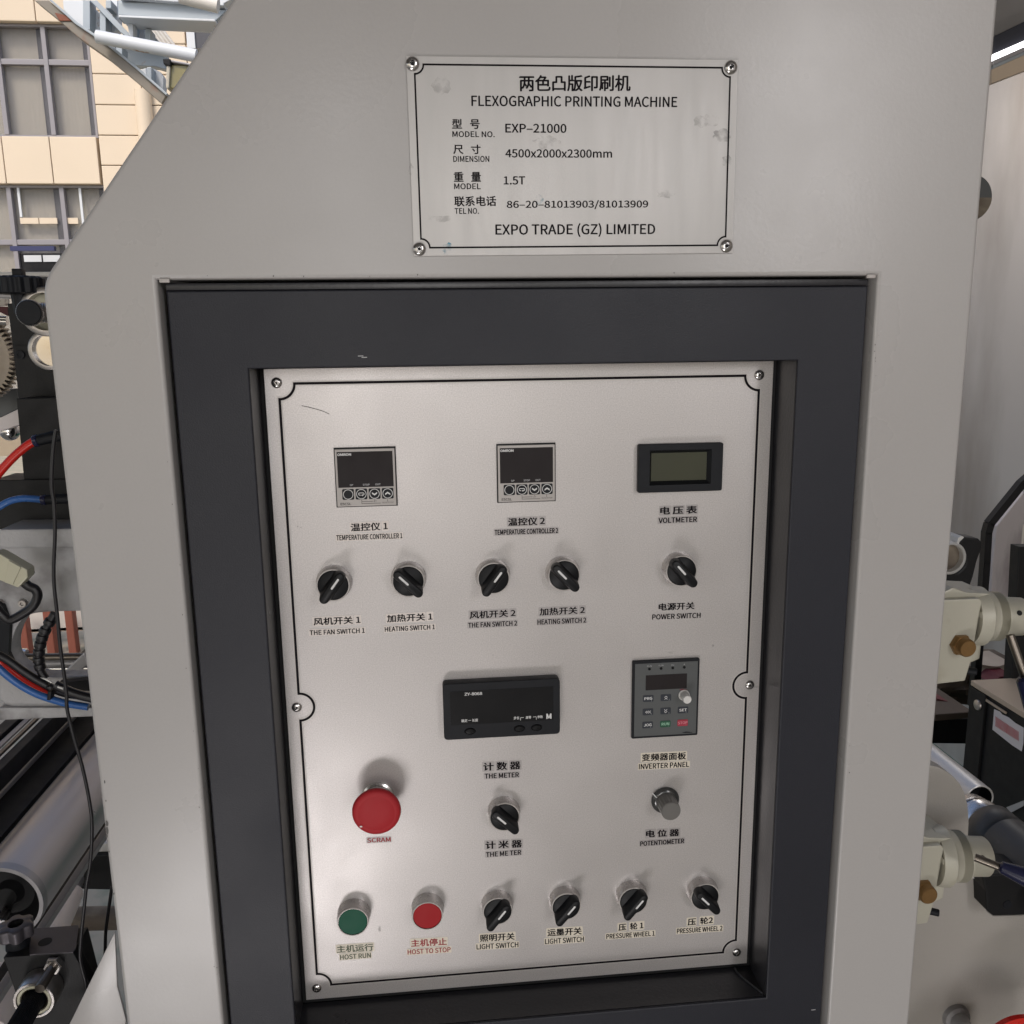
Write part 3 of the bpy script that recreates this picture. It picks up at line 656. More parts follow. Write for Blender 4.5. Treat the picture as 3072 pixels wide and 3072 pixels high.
def controller(tl, tr, br, bl, num):
    Yf = -.0035
    q = [P(*a, Yf) for a in (tl, tr, br, bl)]
    x0 = (q[0].x + q[3].x) / 2; x1 = (q[1].x + q[2].x) / 2; z1 = (q[0].z + q[1].z) / 2; z0 = (q[2].z + q[3].z) / 2; W = x1 - x0; H = z1 - z0
    F = lambda u, v, dy=0: Vector((x0 + u * W, Yf - dy, z1 - v * H))
    body = MB().box((x0, Yf, z0), (x1, 0, z1), .0006)
    t = obj('temperature_controller', body, 'bezel_white', cab, 'small square temperature controller with dark blank display, above TEMPERATURE CONTROLLER %d' % num)
    obj('gasket', MB().box((x0 - .0009, -.0012, z0 - .0009), (x1 + .0009, 0, z1 + .0012)), 'black_plastic', t, smooth=False)
    a, b = F(.035, .045), F(.965, .665); obj('display', MB().box((a.x, Yf - .0003, b.z), (b.x, Yf + .0001, a.z)), 'screen', t, smooth=False)
    text_at('OMRON', F(.045, .110, .0004), F(.275, .110, .0004), .045 * H, 'white_print', t, .03, 'pale brand lettering on the display')
    for s_, u0, u1 in (('SP', .225, .285), ('STOP', .445, .560), ('OUT', .655, .745)):
        text_at(s_, F(u0, .638, .0004), F(u1, .638, .0004), .033 * H, 'pale_print', t, .01, 'display word ' + s_)
    for k in range(4):
        u = .192 + .222 * k; v = .785; c = F(u, v); r = .0045
        key = obj('key', plate([rrect(c.x - .0047, c.z - .0044, c.x + .0047, c.z + .0044, .001)], Yf - .0004, .0004, .0001, 1), 'soft_black', t)
        ring = MB(); n = 28
        for R in (.0041, .0036):
            for j in range(n): ring.v.append(Vector((c.x + R * math.cos(2 * PI * j / n), Yf - .0006, c.z + R * math.sin(2 * PI * j / n))))
        ring.f = [[j, (j + 1) % n, n + (j + 1) % n, n + j] for j in range(n)]
        obj('key_ring', ring, 'white_print', t, smooth=False)
        sy = MB(); y_ = Yf - .0007
        def chev(s):
            for (ax, az), (bx_, bz_) in (((-.0021, .0007 * s), (0, -.0007 * s)), ((0, -.0007 * s), (.0021, .0007 * s))):
                sy.add([(c.x + ax, y_, c.z + az + .0007), (c.x + ax, y_, c.z + az - .0007), (c.x + bx_, y_, c.z + bz_ - .0007), (c.x + bx_, y_, c.z + bz_ + .0007)], [[0, 1, 2, 3]])
        if k == 2: chev(1)
        if k == 3: chev(-1)
        if k == 1:
            lp = [(-.0006, -.0009), (-.0020, -.0006), (-.0023, .0002), (-.0018, .0010), (.0018, .0010), (.0023, .0002), (.0020, -.0006), (.0004, -.0009)]
            for (ax, az), (bx_, bz_) in zip(lp[:-1], lp[1:]):
                d = Vector((bx_ - ax, 0, bz_ - az)).normalized(); nn = Vector((-d.z, 0, d.x)) * .0003
                A = Vector((c.x + ax, y_, c.z + az)); B = Vector((c.x + bx_, y_, c.z + bz_)); sy.add([A + nn, A - nn, B - nn, B + nn], [[0, 1, 2, 3]])
            sy.add([(c.x - .0001, y_ - .0001, c.z - .0009), (c.x + .0010, y_ - .0001, c.z - .0018), (c.x + .0010, y_ - .0001, c.z)], [[0, 1, 2]])
        if k: obj('key_symbol', sy, 'white_print', t, smooth=False)
    ln = MB()
    def seg(u0, v0, u1, v1, wdt=.00018):
        A, B = F(u0, v0, .0002), F(u1, v1, .0002); d = (B - A).normalized(); nn = Vector((-d.z, 0, d.x)) * wdt; ln.add([A + nn, A - nn, B - nn, B + nn], [[0, 1, 2, 3]])
    seg(.415, .885, .415, .957); seg(.415, .92, .60, .92); seg(.415, .955, .735, .955); seg(.635, .885, .635, .905); seg(.852, .885, .852, .93)
    obj('key_lines', ln, 'scuff', t, smooth=False)
    text_at('E5CSL', F(.055, .975, .0002), F(.235, .975, .0002), .044 * H, 'scuff', t, .01, 'model lettering at the lower left')
    text_at('AT', F(.615, .935, .0002), F(.665, .935, .0002), .03 * H, 'scuff', t, 0, 'small letters AT')
    text_at('RUN/STOP', F(.765, .965, .0002), F(.955, .965, .0002), .032 * H, 'scuff', t, 0, 'small letters RUN/STOP')
def text_at(s, A, B, h, m, parent, off=0, label=None, name='lettering'):
    v, f = glyphs(s, off); U = B - A; up = Vector((0, 0, h)); n3 = len(v) // 3 if off > 0 else len(v)
    return obj(name, MB().add([A + U * a + up * b - Vector((0, 2e-5 * (i // max(1, n3)), 0)) for i, (a, b) in enumerate(v)], f), m, parent, label, smooth=False)
controller((1003.5, 1349), (1181.5, 1344.5), (1191, 1514.5), (1011.8, 1521.5), 1)
controller((1493.5, 1337), (1665, 1333.5), (1664.5, 1501.5), (1495, 1507), 2)

# voltmeter
q = [P(*a, -.006) for a in ((1916.3, 1334.2), (2170.9, 1327.6), (2166.2, 1471.9), (1914.2, 1479.5))]
x0 = (q[0].x + q[3].x) / 2; x1 = (q[1].x + q[2].x) / 2; z1 = (q[0].z + q[1].z) / 2; z0 = (q[2].z + q[3].z) / 2; W = x1 - x0; H = z1 - z0
ix0, ix1, iz0, iz1 = x0 + .138 * W, x0 + .862 * W, z0 + .155 * H, z1 - .135 * H
vm = obj('voltmeter', plate([rrect(x0, z0, x1, z1, .0016), rect(ix0, iz0, ix1, iz1)], -.006, .006, .0006), 'soft_black', cab, 'black rectangular voltmeter with an unlit olive display')
bz_ = MB(); o_ = [(ix0, iz1), (ix1, iz1), (ix1, iz0), (ix0, iz0)]; i_ = [(x0 + .163 * W, z1 - .195 * H), (x0 + .822 * W, z1 - .195 * H), (x0 + .822 * W, z0 + .225 * H), (x0 + .163 * W, z0 + .225 * H)]
bz_.add([(a, -.0058, b) for a, b in o_] + [(a, -.0022, b) for a, b in i_], [[k, (k + 1) % 4, 4 + (k + 1) % 4, 4 + k] for k in range(4)])
obj('inner_bevel', bz_, 'black_plastic', vm, smooth=False)
obj('display', MB().add([(a, -.0021, b) for a, b in i_], [[0, 1, 2, 3]]), 'lcd', vm, smooth=False)

# length counter
Yc = -.0105
q = [P(*a, Yc) for a in ((1327.6, 2054), (1678.8, 2035), (1681.2, 2199), (1332.9, 2224))]
x0 = (q[0].x + q[3].x) / 2; x1 = (q[1].x + q[2].x) / 2; z1 = (q[0].z + q[1].z) / 2; z0 = (q[2].z + q[3].z) / 2; W = x1 - x0; H = z1 - z0
F = lambda u, v, dy=0.0003: Vector((x0 + u * W, Yc - dy, z1 - v * H))
ctn = obj('length_counter', plate([rrect(x0, z0, x1, z1, .0032)], Yc, .0105, .0007), 'soft_black', cab, 'wide black length counter with blank display and three oval keys')
a, b = F(.058, .135), F(.942, .735)
obj('display', MB().box((a.x, Yc - .0003, b.z), (b.x, Yc + .0001, a.z), .0001), 'gloss_black', ctn, smooth=False)
text_at('ZY-8068', F(.182, .215, .0005), F(.333, .215, .0005), .052 * H, 'white_print', ctn, .010, 'white model lettering at the upper left')
text_at('M', F(.880, .710, .0005), F(.925, .710, .0005), .098 * H, 'white_print', ctn, .02, 'white letter M')
text_at('确定 一 长度', F(.150, .688, .0005), F(.292, .688, .0005), .056 * H, 'white_print', ctn, .004, 'white characters over the left key')
text_at('步长', F(.598, .690, .0005), F(.648, .690, .0005), .056 * H, 'white_print', ctn, .004, 'white characters over the middle key')
text_at('清零', F(.700, .690, .0005), F(.750, .690, .0005), .052 * H, 'white_print', ctn, .004, 'white characters between the right keys')
text_at('参数', F(.802, .690, .0005), F(.850, .690, .0005), .052 * H, 'white_print', ctn, .004, 'white characters over the right key')
ln = MB()
for u0, v0, u1, v1 in ((.657, .66, .657, .71), (.657, .66, .685, .66), (.765, .66, .793, .66), (.793, .66, .793, .71)):
    A, B = F(u0, v0, .0005), F(u1, v1, .0005); d = (B - A).normalized(); nn = Vector((-d.z, 0, d.x)) * .00022; ln.add([A + nn, A - nn, B - nn, B + nn], [[0, 1, 2, 3]])
obj('key_lines', ln, 'white_print', ctn, smooth=False)
for u in (.222, .647, .796):
    c = F(u, .86, 0); k = MB(); n = 28; prof = [(1, 0), (1.0, .0001), (.92, .0006), (.84, .0002), (.78, .0002), (.74, .0009), (0, .0011)]
    for r_, d in prof:
        for j in range(n): k.v.append(Vector((c.x + .0049 * r_ * math.cos(2 * PI * j / n), Yc - d, c.z + .0031 * r_ * math.sin(2 * PI * j / n))))
    k.f = [[i * n + j, i * n + (j + 1) % n, (i + 1) * n + (j + 1) % n, (i + 1) * n + j] for i in range(len(prof) - 1) for j in range(n)]
    obj('key', k, 'gloss_black', ctn)

# inverter keypad
Yi = -.003
q = [P(*a, Yi) for a in ((1896.6, 1984.4), (2098.3, 1974.6), (2093.7, 2205.7), (1896.1, 2216.5))]
x0 = (q[0].x + q[3].x) / 2; x1 = (q[1].x + q[2].x) / 2; z1 = (q[0].z + q[1].z) / 2; z0 = (q[2].z + q[3].z) / 2; W = x1 - x0; H = z1 - z0
F = lambda u, v, dy=0.0003: Vector((x0 + u * W, Yi - dy, z1 - v * H))
inv = obj('inverter_keypad', plate([rrect(x0, z0, x1, z1, .0012)], Yi, .003, .0005), 'soft_black', cab, 'grey inverter keypad with black rim, nine keys and a small white knob')
a, b = F(.036, .034), F(.972, .972)
obj('face_sheet', plate([rect(a.x, b.z, b.x, a.z)], Yi - .0003, .0003, .0001, 1), 'keypad_grey', inv)
a, b = F(.197, .185), F(.812, .375)
obj('display', MB().box((a.x, Yi - .0006, b.z), (b.x, Yi - .0001, a.z)), 'screen', inv, smooth=False)
for u, s_ in ((.248, 'RUN'), (.422, 'F/R'), (.596, 'Hz'), (.768, 'A')):
    c = F(u, .105, .0003); obj('indicator', MB().lathe([(0, .0013), (.0004, .0012), (.0005, 0)], c, (0, -1, 0), 20), 'gloss_black', inv)
    hw = .034 if len(s_) > 2 else .02 if len(s_) == 2 else .011
    text_at(s_, F(u - hw, .077, .0004), F(u + hw, .077, .0004), .019 * H, 'pale_print', inv, 0, 'indicator word ' + s_)
KW, KH = .0048, .0031
for u, v, s_, num, m, tm in ((.238, .482, 'PRG', '1', 'key_blue', 'white_print'), (.503, .482, 'up', '2', 'key_blue', 'white_print'), (.238, .655, 'left', '3', 'key_blue', 'white_print'),
                       (.503, .655, 'down', '4', 'key_blue', 'white_print'), (.765, .655, 'SET', '5', 'key_blue', 'white_print'), (.236, .825, 'JOG', '6', 'key_blue', 'white_print'),
                       (.503, .825, 'RUN', '7', 'key_green', 'mint_print'), (.765, .822, 'STOP', '8', 'key_red', 'pink_print')):
    c = F(u, v, 0); k = obj('key', plate([rrect(c.x - KW, c.z - KH, c.x + KW, c.z + KH, .0010)], Yi - .0007, .0005, .0002, 1), m, inv,
                            {'key_green': 'green RUN key', 'key_red': 'red STOP key'}.get(m, 'dark key marked ' + s_))
    y_ = .00085; uu = KW / W; vv = KH / H
    if s_ in ('up', 'down', 'left'):
        sy = MB()
        def arm(ax, az, bx_, bz__):
            A = Vector((c.x + ax, Yi - y_, c.z + az)); B = Vector((c.x + bx_, Yi - y_, c.z + bz__)); d = (B - A).normalized(); nn = Vector((-d.z, 0, d.x)) * .00024; e = d * .0001
            sy.add([A + nn - e, A - nn - e, B - nn + e, B + nn + e], [[0, 1, 2, 3]])
        for t in ((-.0009, .0009) if s_ != 'left' else (-.0016, 0, .0016)):
            if s_ == 'left': arm(t + .0007, .0011, t - .0006, 0); arm(t - .0006, 0, t + .0007, -.0011)
            else:
                g_ = 1 if s_ == 'up' else -1; arm(-.0012, t - .0006 * g_, 0, t + .0006 * g_); arm(0, t + .0006 * g_, .0012, t - .0006 * g_)
        obj('key_symbol', sy, tm, inv, smooth=False)
    else:
        hw = .0035 if len(s_) == 3 else .0044
        text_at(s_, Vector((c.x - hw, Yi - y_, c.z - .0012)), Vector((c.x + hw, Yi - y_, c.z - .0010)), .0026, tm, inv, .008, 'key word ' + s_)
    text_at(num, Vector((c.x + .0026, Yi - y_, c.z - .0025)), Vector((c.x + .0031, Yi - y_, c.z - .0025)), .0011, tm, inv, 0, 'small digit ' + num)
c = F(.775, .462, 0)
kn = obj('dial', MB().lathe([(.0003, .0050), (.0012, .0049), (.0013, .0043), (.0005, .0041)], c, (0, -1, 0), 36), 'white_plastic', inv)
obj('dial_knob', MB().lathe([(.0006, .0042), (.004, .0040), (.0105, .0037), (.0110, .0034), (.0110, 0)], c, (0, -1, 0), 48, ridge=.00012, rn=16), 'white_plastic', inv, 'small ribbed white dial knob')
blot(2048, 2069, 13, 3.2, Yi - .0005, 'dull_red', inv, 'faded_marking', 14, .5)
blot(2062, 2197, 17, 3.0, Yi - .0005, 'soft_black', inv, 'faded_marking', 14, .6)

# selector switches
O3 = Vector((0, 0, 0))
bez = MB().lathe([(0, .0148), (.0006, .0149), (.0094, .0137), (.0100, .0134), (.0100, .0126), (.0080, .0125)], O3, (0, -1, 0), 56, cap=False).mesh('selector_switch', M['chrome'], O3, angle=50)
rim = MB().lathe([(.0094, .01375), (.0101, .01345), (.0101, .0127), (.0096, .0126)], O3, (0, -1, 0), 56, cap=False).mesh('bezel_rim', M['bezel_white'], O3, angle=60)
disc = MB().lathe([(.006, .0126), (.0100, .0124), (.0106, .0118), (.0108, 0)], O3, (0, -1, 0), 56).mesh('knob_disc', M['black_plastic'], O3, angle=50)
def lever_mesh():
    mb = MB(); n = 12
    def ring(L, w_, y, sh=0):
        pts = []
        for sx in (1, -1):
            for k in range(n + 1):
                a = -PI / 2 + PI * k / n
                pts.append(Vector((sx * (L - w_) + sx * w_ * math.cos(a), y, sx * w_ * math.sin(a))))
        return pts
    R = [ring(.0142, .0054, -.0100), ring(.0147, .0049, -.0130), ring(.0151, .0038, -.0190), ring(.0147, .0032, -.0202), ring(.0140, .0026, -.0207)]
    m_ = len(R[0])
    for r_ in R: mb.v += r_
    for i in range(len(R) - 1):
        for k in range(m_): mb.f.append([i * m_ + k, i * m_ + (k + 1) % m_, (i + 1) * m_ + (k + 1) % m_, (i + 1) * m_ + k])
    mb.f.append([(len(R) - 1) * m_ + k for k in range(m_)])
    return mb.mesh('lever', M['black_plastic'], O3, angle=40)
lev = lever_mesh()
mk = MB(); pts = rrect(-.0005, -.00085, .0100, .00085, .00084, 5); mk.add([(a, -.02085, b) for a, b in pts], [list(range(len(pts)))])
mark = mk.mesh('pointer_mark', M['white_print'], O3, smooth=False)
SW = [((999, 1756), (997.8, 1770.7), (1021, 1737.8), 'pointer up to the right, above THE FAN SWITCH 1', 1), ((1225, 1744), (1222, 1758.5), (1190.6, 1731), 'pointer up to the left, above HEATING SWITCH 1', 1),
      ((1481, 1735.5), (1488, 1748.7), (1512.7, 1715), 'above THE FAN SWITCH 2', 0), ((1692.6, 1726.5), (1699.5, 1740), (1671.3, 1711.9), 'above HEATING SWITCH 2', 0),
      ((2045, 1713.5), (2054.6, 1725.9), (2028.7, 1697.3), 'above POWER SWITCH', 0), ((1513.6, 2451.5), (1515.9, 2476), (1487.2, 2452.7), 'standing alone below THE METER', 0),
      ((1493.4, 2734.5), (1498.9, 2765.8), (1523.5, 2736.1), 'left of the two above LIGHT SWITCH', 0), ((1699, 2720.5), (1706.8, 2751), (1732.5, 2722), 'right of the two above LIGHT SWITCH', 0),
      ((1900.7, 2703.5), (1912, 2733), (1937, 2704), 'above PRESSURE WHEEL 1', 0), ((2115.5, 2691.5), (2127.3, 2718.5), (2101, 2694.6), 'above PRESSURE WHEEL 2', 0)]
for c, m0, m1, lab, dull in SW:
    w0 = P(*c, -.010); org = Vector((w0.x, 0, w0.z))
    A, B = P(*m0, -.0207), P(*m1, -.0207); ang = math.atan2(B.z - A.z, B.x - A.x)
    s_ = inst('selector_switch', bez, org, cab, 0, 'black selector switch in a metal ring, ' + lab)
    inst('bezel_rim', rim, org, s_); inst('knob_disc', disc, org, s_); inst('lever', lev, org, s_, ang); inst('pointer_mark', mark, org, s_, ang)

# emergency stop
Ye = -.027
w0 = P(1129, 2441, Ye); o = Vector((w0.x, 0, w0.z))
es = obj('emergency_stop', MB().lathe([(0, .0145), (.002, .0145), (.003, .0128), (.010, .0125), (.0115, .0115), (.0115, .009)], o, (0, -1, 0), 56), 'chrome', cab, 'red mushroom emergency stop button above SCRAM', org=o)
obj('stem', MB().lathe([(.010, .0105), (.018, .0105)], o, (0, -1, 0), 40), 'red_plastic', es)
obj('mushroom_head', MB().lathe([(.0155, .0130), (.0165, .0158), (.0195, .0196), (.0225, .0207), (.0250, .0203), (.0265, .0186), (.0270, .0162), (.0269, .0155), (.0272, .0150), (.0274, .0086), (.0275, 0)], o, (0, -1, 0), 72), 'red_plastic', es, 'red mushroom head', angle=70)
blot(1083, 2480, 5, 3, Ye - .0012, 'white_plastic', es, 'chip', 8)

# push buttons
for c, m, lab in (((1058.6, 2766.5), 'green_button', 'round green push button above HOST RUN'), ((1282.3, 2748.5), 'red_button', 'round red push button above HOST TO STOP')):
    w0 = P(*c, -.0125); o = Vector((w0.x, 0, w0.z))
    pb = obj('push_button', MB().lathe([(0, .0149), (.0006, .0149), (.0118, .0139), (.0125, .0137), (.0125, .0129), (.0105, .0128)], o, (0, -1, 0), 56, cap=False), 'chrome', cab, lab, org=o, angle=50)
    obj('bezel_rim', MB().lathe([(.0119, .01395), (.0126, .01375), (.0126, .0130), (.0120, .0129)], o, (0, -1, 0), 56, cap=False), 'bezel_white', pb, angle=60)
    obj('button_cap', MB().lathe([(.008, .0127), (.0119, .0126), (.0123, .0122), (.0124, 0)], o, (0, -1, 0), 56), m, pb)

# potentiometer knob
w0 = P(1996.5, 2402, -.002); o = Vector((w0.x, 0, w0.z))
po = obj('potentiometer_knob', MB().lathe([(.0005, .0128), (.0015, .0130), (.0028, .0122), (.0042, .0104), (.0046, .0090)], o, (0, -1, 0), 56), 'knob_clear', cab, 'grey fluted knob on a glossy skirt, above POTENTIOMETER', org=o)
obj('fluted_grip', MB().lathe([(.003, .0092), (.010, .0089), (.0195, .0086)], o, (0, -1, 0), 144, ridge=.00022, rn=18), 'knob_grey', po, angle=60)
obj('knob_cap', MB().lathe([(.0188, .0088), (.0202, .0087), (.0206, .0083), (.0205, .0079), (.0207, .0077), (.0208, 0)], o, (0, -1, 0), 56), 'knob_grey', po)
A = P(1957, 2379, -.0035); B = P(1969, 2391, -.0035)
obj('pointer_mark', MB().tube([A + Vector((0, -.0004, 0)), B + Vector((0, -.0012, 0))], .00045, n=8, sub=1), 'white_print', po)

# ================================================================== left of the cabinet
def c3(x, y): return (x * .3106, 780 + y * .3106)
def c4(x, y): return (x * .4141, 1350 + y * .4141)
def c5(x, y): return (x * .5034, 2100 + y * .5034)
def z5(x, y): return (x * .2236, 2640 + y * .2236)
def zray(px, py, z):
    d = _f + CR * ((px - 1536) / FOC) - CU * ((py - 1536) / FOC); return CAM + d * ((z - CAM.z) / d.z)

st = thing('print_station', 'black and cast grey print station half hidden behind the left edge of the cabinet', 'machine', P(60, 1300, .2))
S3 = lambda n, pts, Y, th, m, cc=c3, lab=None, bev=.001: slab(n, [cc(*p) for p in pts], Y, th, m, st, bev=bev, label=lab, smooth=False)
S3('side_plate', [(68, 420), (700, 400), (700, 1345), (180, 1345), (120, 830)], .26, .02, 'black_metal', lab='tall matt black side plate')
S3('plate_seam', [(121, 822), (500, 818), (500, 828), (122, 830)], .2585, .001, 'hollow', bev=0)
S3('side_block', [(158, 1338), (700, 1325), (700, 2150), (232, 2150)], .22, .04, 'black_metal', lab='lower black side block')
S3('cross_bar', [(-60, 218), (700, 210), (700, 560), (-60, 577)], .215, .05, 'black_metal', c4, 'wide black cross bar')
a = P(*c3(195, 915), .2585)
obj('socket_screw', MB().lathe([(0, .0045), (.0012, .0045), (.0014, .0040), (.0014, .0022), (.0006, .0020), (.0006, 0)], a, (0, -1, 0), 24), 'soft_black', st)
# rings behind the edge
def ringy(n, cx, cy, ro, ri, Y, th, m, parent=st, lab=None):
    a = P(cx, cy, Y); R = rad(cx, cy, Y, ro); r_ = rad(cx, cy, Y, ri)
    return obj(n, MB().lathe([(0, r_), (0, R - .001), (.001, R), (th, R), (th, r_), (0, r_)], a, (0, 1, 0), 72, cap=False), m, parent, lab, angle=50)
ringy('guide_ring', 133, 935, 76, 58, .235, .012, 'steel', lab='silver guide ring')
a = P(133, 935, .247); obj('ring_backing', MB().lathe([(0, .021), (.002, .021)], a, (0, 1, 0), 48), 'nylon', st)
ringy('bearing_ring', 146, 1050, 64, 50, .25, .014, 'steel', lab='lower silver bearing ring')
a = P(150, 1050, .255); obj('bearing_bore', MB().lathe([(0, .0185), (.008, .010), (.012, .002)], a, (0, 1, 0), 48), 'bright_chrome', st)
a = P(86, 938, .19); R = rad(86, 938, .19, 41)
obj('handwheel', MB().lathe([(0, R - .0012), (.001, R - .0004), (.0014, R), (.006, R), (.007, R - .0005)], a, (0, 1, 0), 180, ridge=.00025, rn=45), 'steel', st, 'knurled round handwheel')
obj('handwheel_face', MB().lathe([(-.0006, 0), (-.0006, R - .0014), (.0002, R - .0008)], a, (0, 1, 0), 60), 'soft_black', st)
obj('threaded_sleeve', MB().lathe([(k * .001, R * (.80 if k % 2 else .74)) for k in range(0, 30)], P(106, 938, .2), (1, .35, 0), 48), 'steel', st, angle=15)
# scalloped adjuster knob with square stub
a = P(60, 848, .245); R = rad(60, 848, .245, 70)
kb = obj('adjuster_knob', MB().lathe([(-.0115, R - .003), (-.0105, R - .001), (.004, R - .001), (.006, R - .004), (.0065, .006)], a, (0, 0, 1), 120, ridge=.0011, rn=16), 'soft_black', st, 'scalloped black adjuster knob')
obj('square_stub', MB().box((a.x - .0048, a.y - .005, a.z + .006), (a.x + .0048, a.y + .005, a.z + .0135), .001), 'soft_black', kb)
obj('knob_collar', MB().lathe([(-.03, .0085), (-.0115, .0095)], a, (0, 0, 1), 40, ridge=.0004, rn=12), 'soft_black', kb)
# worn gear at the far left
a = P(-108, 1072, .30); R = rad(-108, 1072, .30, 138)
gb = MB().lathe([(0, R - .006), (.0005, R - .001), (.02, R - .001)], a, (0, 1, 0), 96)
for k in range(60):
    t = 2 * PI * k / 60; d = Vector((math.cos(t), 0, math.sin(t))); e = Vector((-math.sin(t), 0, math.cos(t))) * .0013; b_ = a + d * (R - .0015); tp = a + d * (R + .0035)
    v_ = [b_ - e * 1.3, b_ + e * 1.3, tp + e * .6, tp - e * .6]; gb.add([p for p in v_] + [p + Vector((0, .02, 0)) for p in v_], [[0, 1, 2, 3], [7, 6, 5, 4], [0, 3, 7, 4], [1, 5, 6, 2], [3, 2, 6, 7]])
obj('gear_wheel', gb, 'steel_dark', st, 'worn toothed gear wheel')
for y_, r_ in ((963, .004), (955, .003)): obj('shaft_end', MB().cyl(P(-20, y_, .27), P(22, y_ + 2, .27), r_, n=20), 'bright_chrome', st)
S3('scale_strip', [(-10, 372), (82, 378), (84, 440), (-10, 448)], .34, .003, 'ruler')
S3('maroon_strip', [(-10, 450), (74, 452), (78, 545), (-10, 500)], .335, .006, 'maroon')
S3('rear_plate', [(-10, 290), (110, 290), (110, 372), (-10, 368)], .36, .01, 'bar_grey')
S3('wedge_arm', [(-10, 1528), (175, 1440), (190, 1590), (-10, 1660)], .33, .02, 'white_roll', lab='cream slanted arm')
S3('rear_casting', [(-10, 1250), (60, 1255), (165, 1240), (182, 1340), (175, 1440), (-10, 1525)], .36, .03, 'keypad_grey')
obj('ball_end', MB().lathe([(.012 * math.sin(t) , max(.00001, .012 * math.cos(t))) for t in [(-PI / 2 + PI * k / 14) for k in range(15)]], P(*c3(95, 1650), .4), (0, -1, 0), 32), 'bright_chrome', st)
# cast bracket with its opening
S3('bracket_lip', [(-10, 577), (700, 568), (700, 706), (-10, 712)], .16, .05, 'casting', c4, bev=.002)
S3('cast_bracket', [(-10, 700), (700, 695), (700, 1166), (560, 1168), (400, 1172), (300, 1178), (240, 1186), (190, 1205), (150, 1240), (120, 1285), (98, 1340), (84, 1400), (84, 1460), (98, 1510), (130, 1555), (180, 1595), (240, 1625), (300, 1642),
   (420, 1648), (700, 1636), (700, 1850), (480, 1870), (100, 1868), (30, 1840), (-10, 1800)], .175, .022, 'casting', c4, 'grey casting with a rounded opening', bev=.002)
S3('bracket_foot', [(-10, 1868), (700, 1868), (700, 1932), (-10, 1960)], .17, .06, 'casting', c4, bev=.002)
S3('shaded_web', [(-10, 1100), (20, 1130), (70, 1270), (60, 1470), (120, 1600), (-10, 1600)], .168, .006, 'soft_black', c4, bev=0)  # shade on the casting's left column, put in as a dark slab
for x, y in ((168, 1110), (4, 1108)):
    obj('hex_screw', MB().lathe([(0, .0042), (.002, .0042), (.003, .0036), (.003, .002), (.001, .0018), (.001, 0)], P(*c4(x, y), .175), (0, -1, 0), 24), 'steel', st)
S3('black_filler', [(420, 1690), (700, 1660), (700, 1745), (440, 1745)], .16, .01, 'hollow', c4, bev=0)

# hoses and cables
def hose(name, pts, Y, wpx, m, label, cat='hose', cc=None, parent=None, group=None, n=16):
    pts = [cc(*p) if cc else p for p in pts]; Ys = Y if isinstance(Y, (list, tuple)) else [Y] * len(pts)
    o = obj(name, MB().tube([P(x, y, d) for (x, y), d in zip(pts, Ys)], rad(pts[0][0], pts[0][1], Ys[0], wpx / 2), n=n), m, parent)
    if not parent: tag(o, label, cat, group)
    return o
rh = hose('red_hose', [(112, 1320), (92, 1330), (62, 1352), (30, 1382), (-8, 1425), (-30, 1460)], .17, 27, 'red_hose', 'bright red air hose bending down from a black push fitting', group='air hoses')
def fitting(px, py, Y, ang, parent, r):
    a = P(px, py, Y); d = Vector((math.cos(ang), 0, math.sin(ang)))
    obj('fitting_collar', MB().lathe([(-.001, r * 1.25), (0, r * 1.4), (.003, r * 1.4), (.004, r * 1.2)], a, d, 32), 'blue_handle', parent)
    obj('fitting_body', MB().lathe([(.003, r * 1.25), (.03, r * 1.35)], a, d, 32), 'soft_black', parent)
fitting(105, 1323, .17, math.radians(12), rh, rad(90, 1340, .17, 14))
bh = hose('blue_hose', [(132, 1500), (95, 1496), (62, 1496), (30, 1503), (0, 1519), (-30, 1540)], .17, 22, 'blue_hose', 'blue air hose arching left from a push fitting below the red hose', group='air hoses')
fitting(128, 1500, .17, math.radians(2), bh, rad(90, 1500, .17, 12))
hose('thin_cable', [(168, 1290), (160, 1350), (155, 1453), (163, 1515), (165, 1598), (161, 1702), (163, 1764), (172, 1847), (182, 1950), (199, 2074), (201, 2125), (219, 2201), (247, 2301), (268, 2402), (276, 2477), (272, 2578), (260, 2654), (252, 2729), (244, 2805), (241, 2880), (257, 2945), (262, 3000)],
     -.005, 11.6, 'cable', 'long thin black cable hanging down beside the left edge of the cabinet', 'cable')
hose('thin_cable', [(336, 2660), (331, 2694), (323, 2750), (317, 2800), (315, 2880)], .06, 10, 'cable', 'short piece of thin black cable between the cabinet edge and the apron sheet', 'cable')
cn = thing('wire_connector', 'cream nylon plug on a thick black sleeved lead', 'connector', P(60, 1720, .12))
slab('plug', [c4(*p) for p in ((-40, 740), (0, 755), (195, 868), (200, 925), (130, 1000), (-40, 930))], .10, .016, 'nylon', cn, bev=.0015, smooth=False)
slab('plug_ridge', [c4(*p) for p in ((60, 800), (150, 850), (90, 980), (30, 960))], .0985, .002, 'nylon', cn, bev=.0008, smooth=False)
hose('sleeve', [(150, 935), (205, 985), (255, 1010), (272, 1060), (235, 1135), (150, 1195), (70, 1230), (10, 1190), (-30, 1140)], .115, 29, 'cable', None, cc=c4, parent=cn)
sc_ = hose('spiral_cable', [(395, 1185), (370, 1230), (335, 1290), (300, 1370), (283, 1450), (280, 1540), (300, 1610), (330, 1655)], .13, 25, 'cable', 'black spiral wrapped cable curving across the opening of the grey casting', 'cable', cc=c4)
sp_ = [(370, 1230), (335, 1290), (312, 1340), (296, 1390), (284, 1445), (280, 1500), (284, 1550), (302, 1610)]
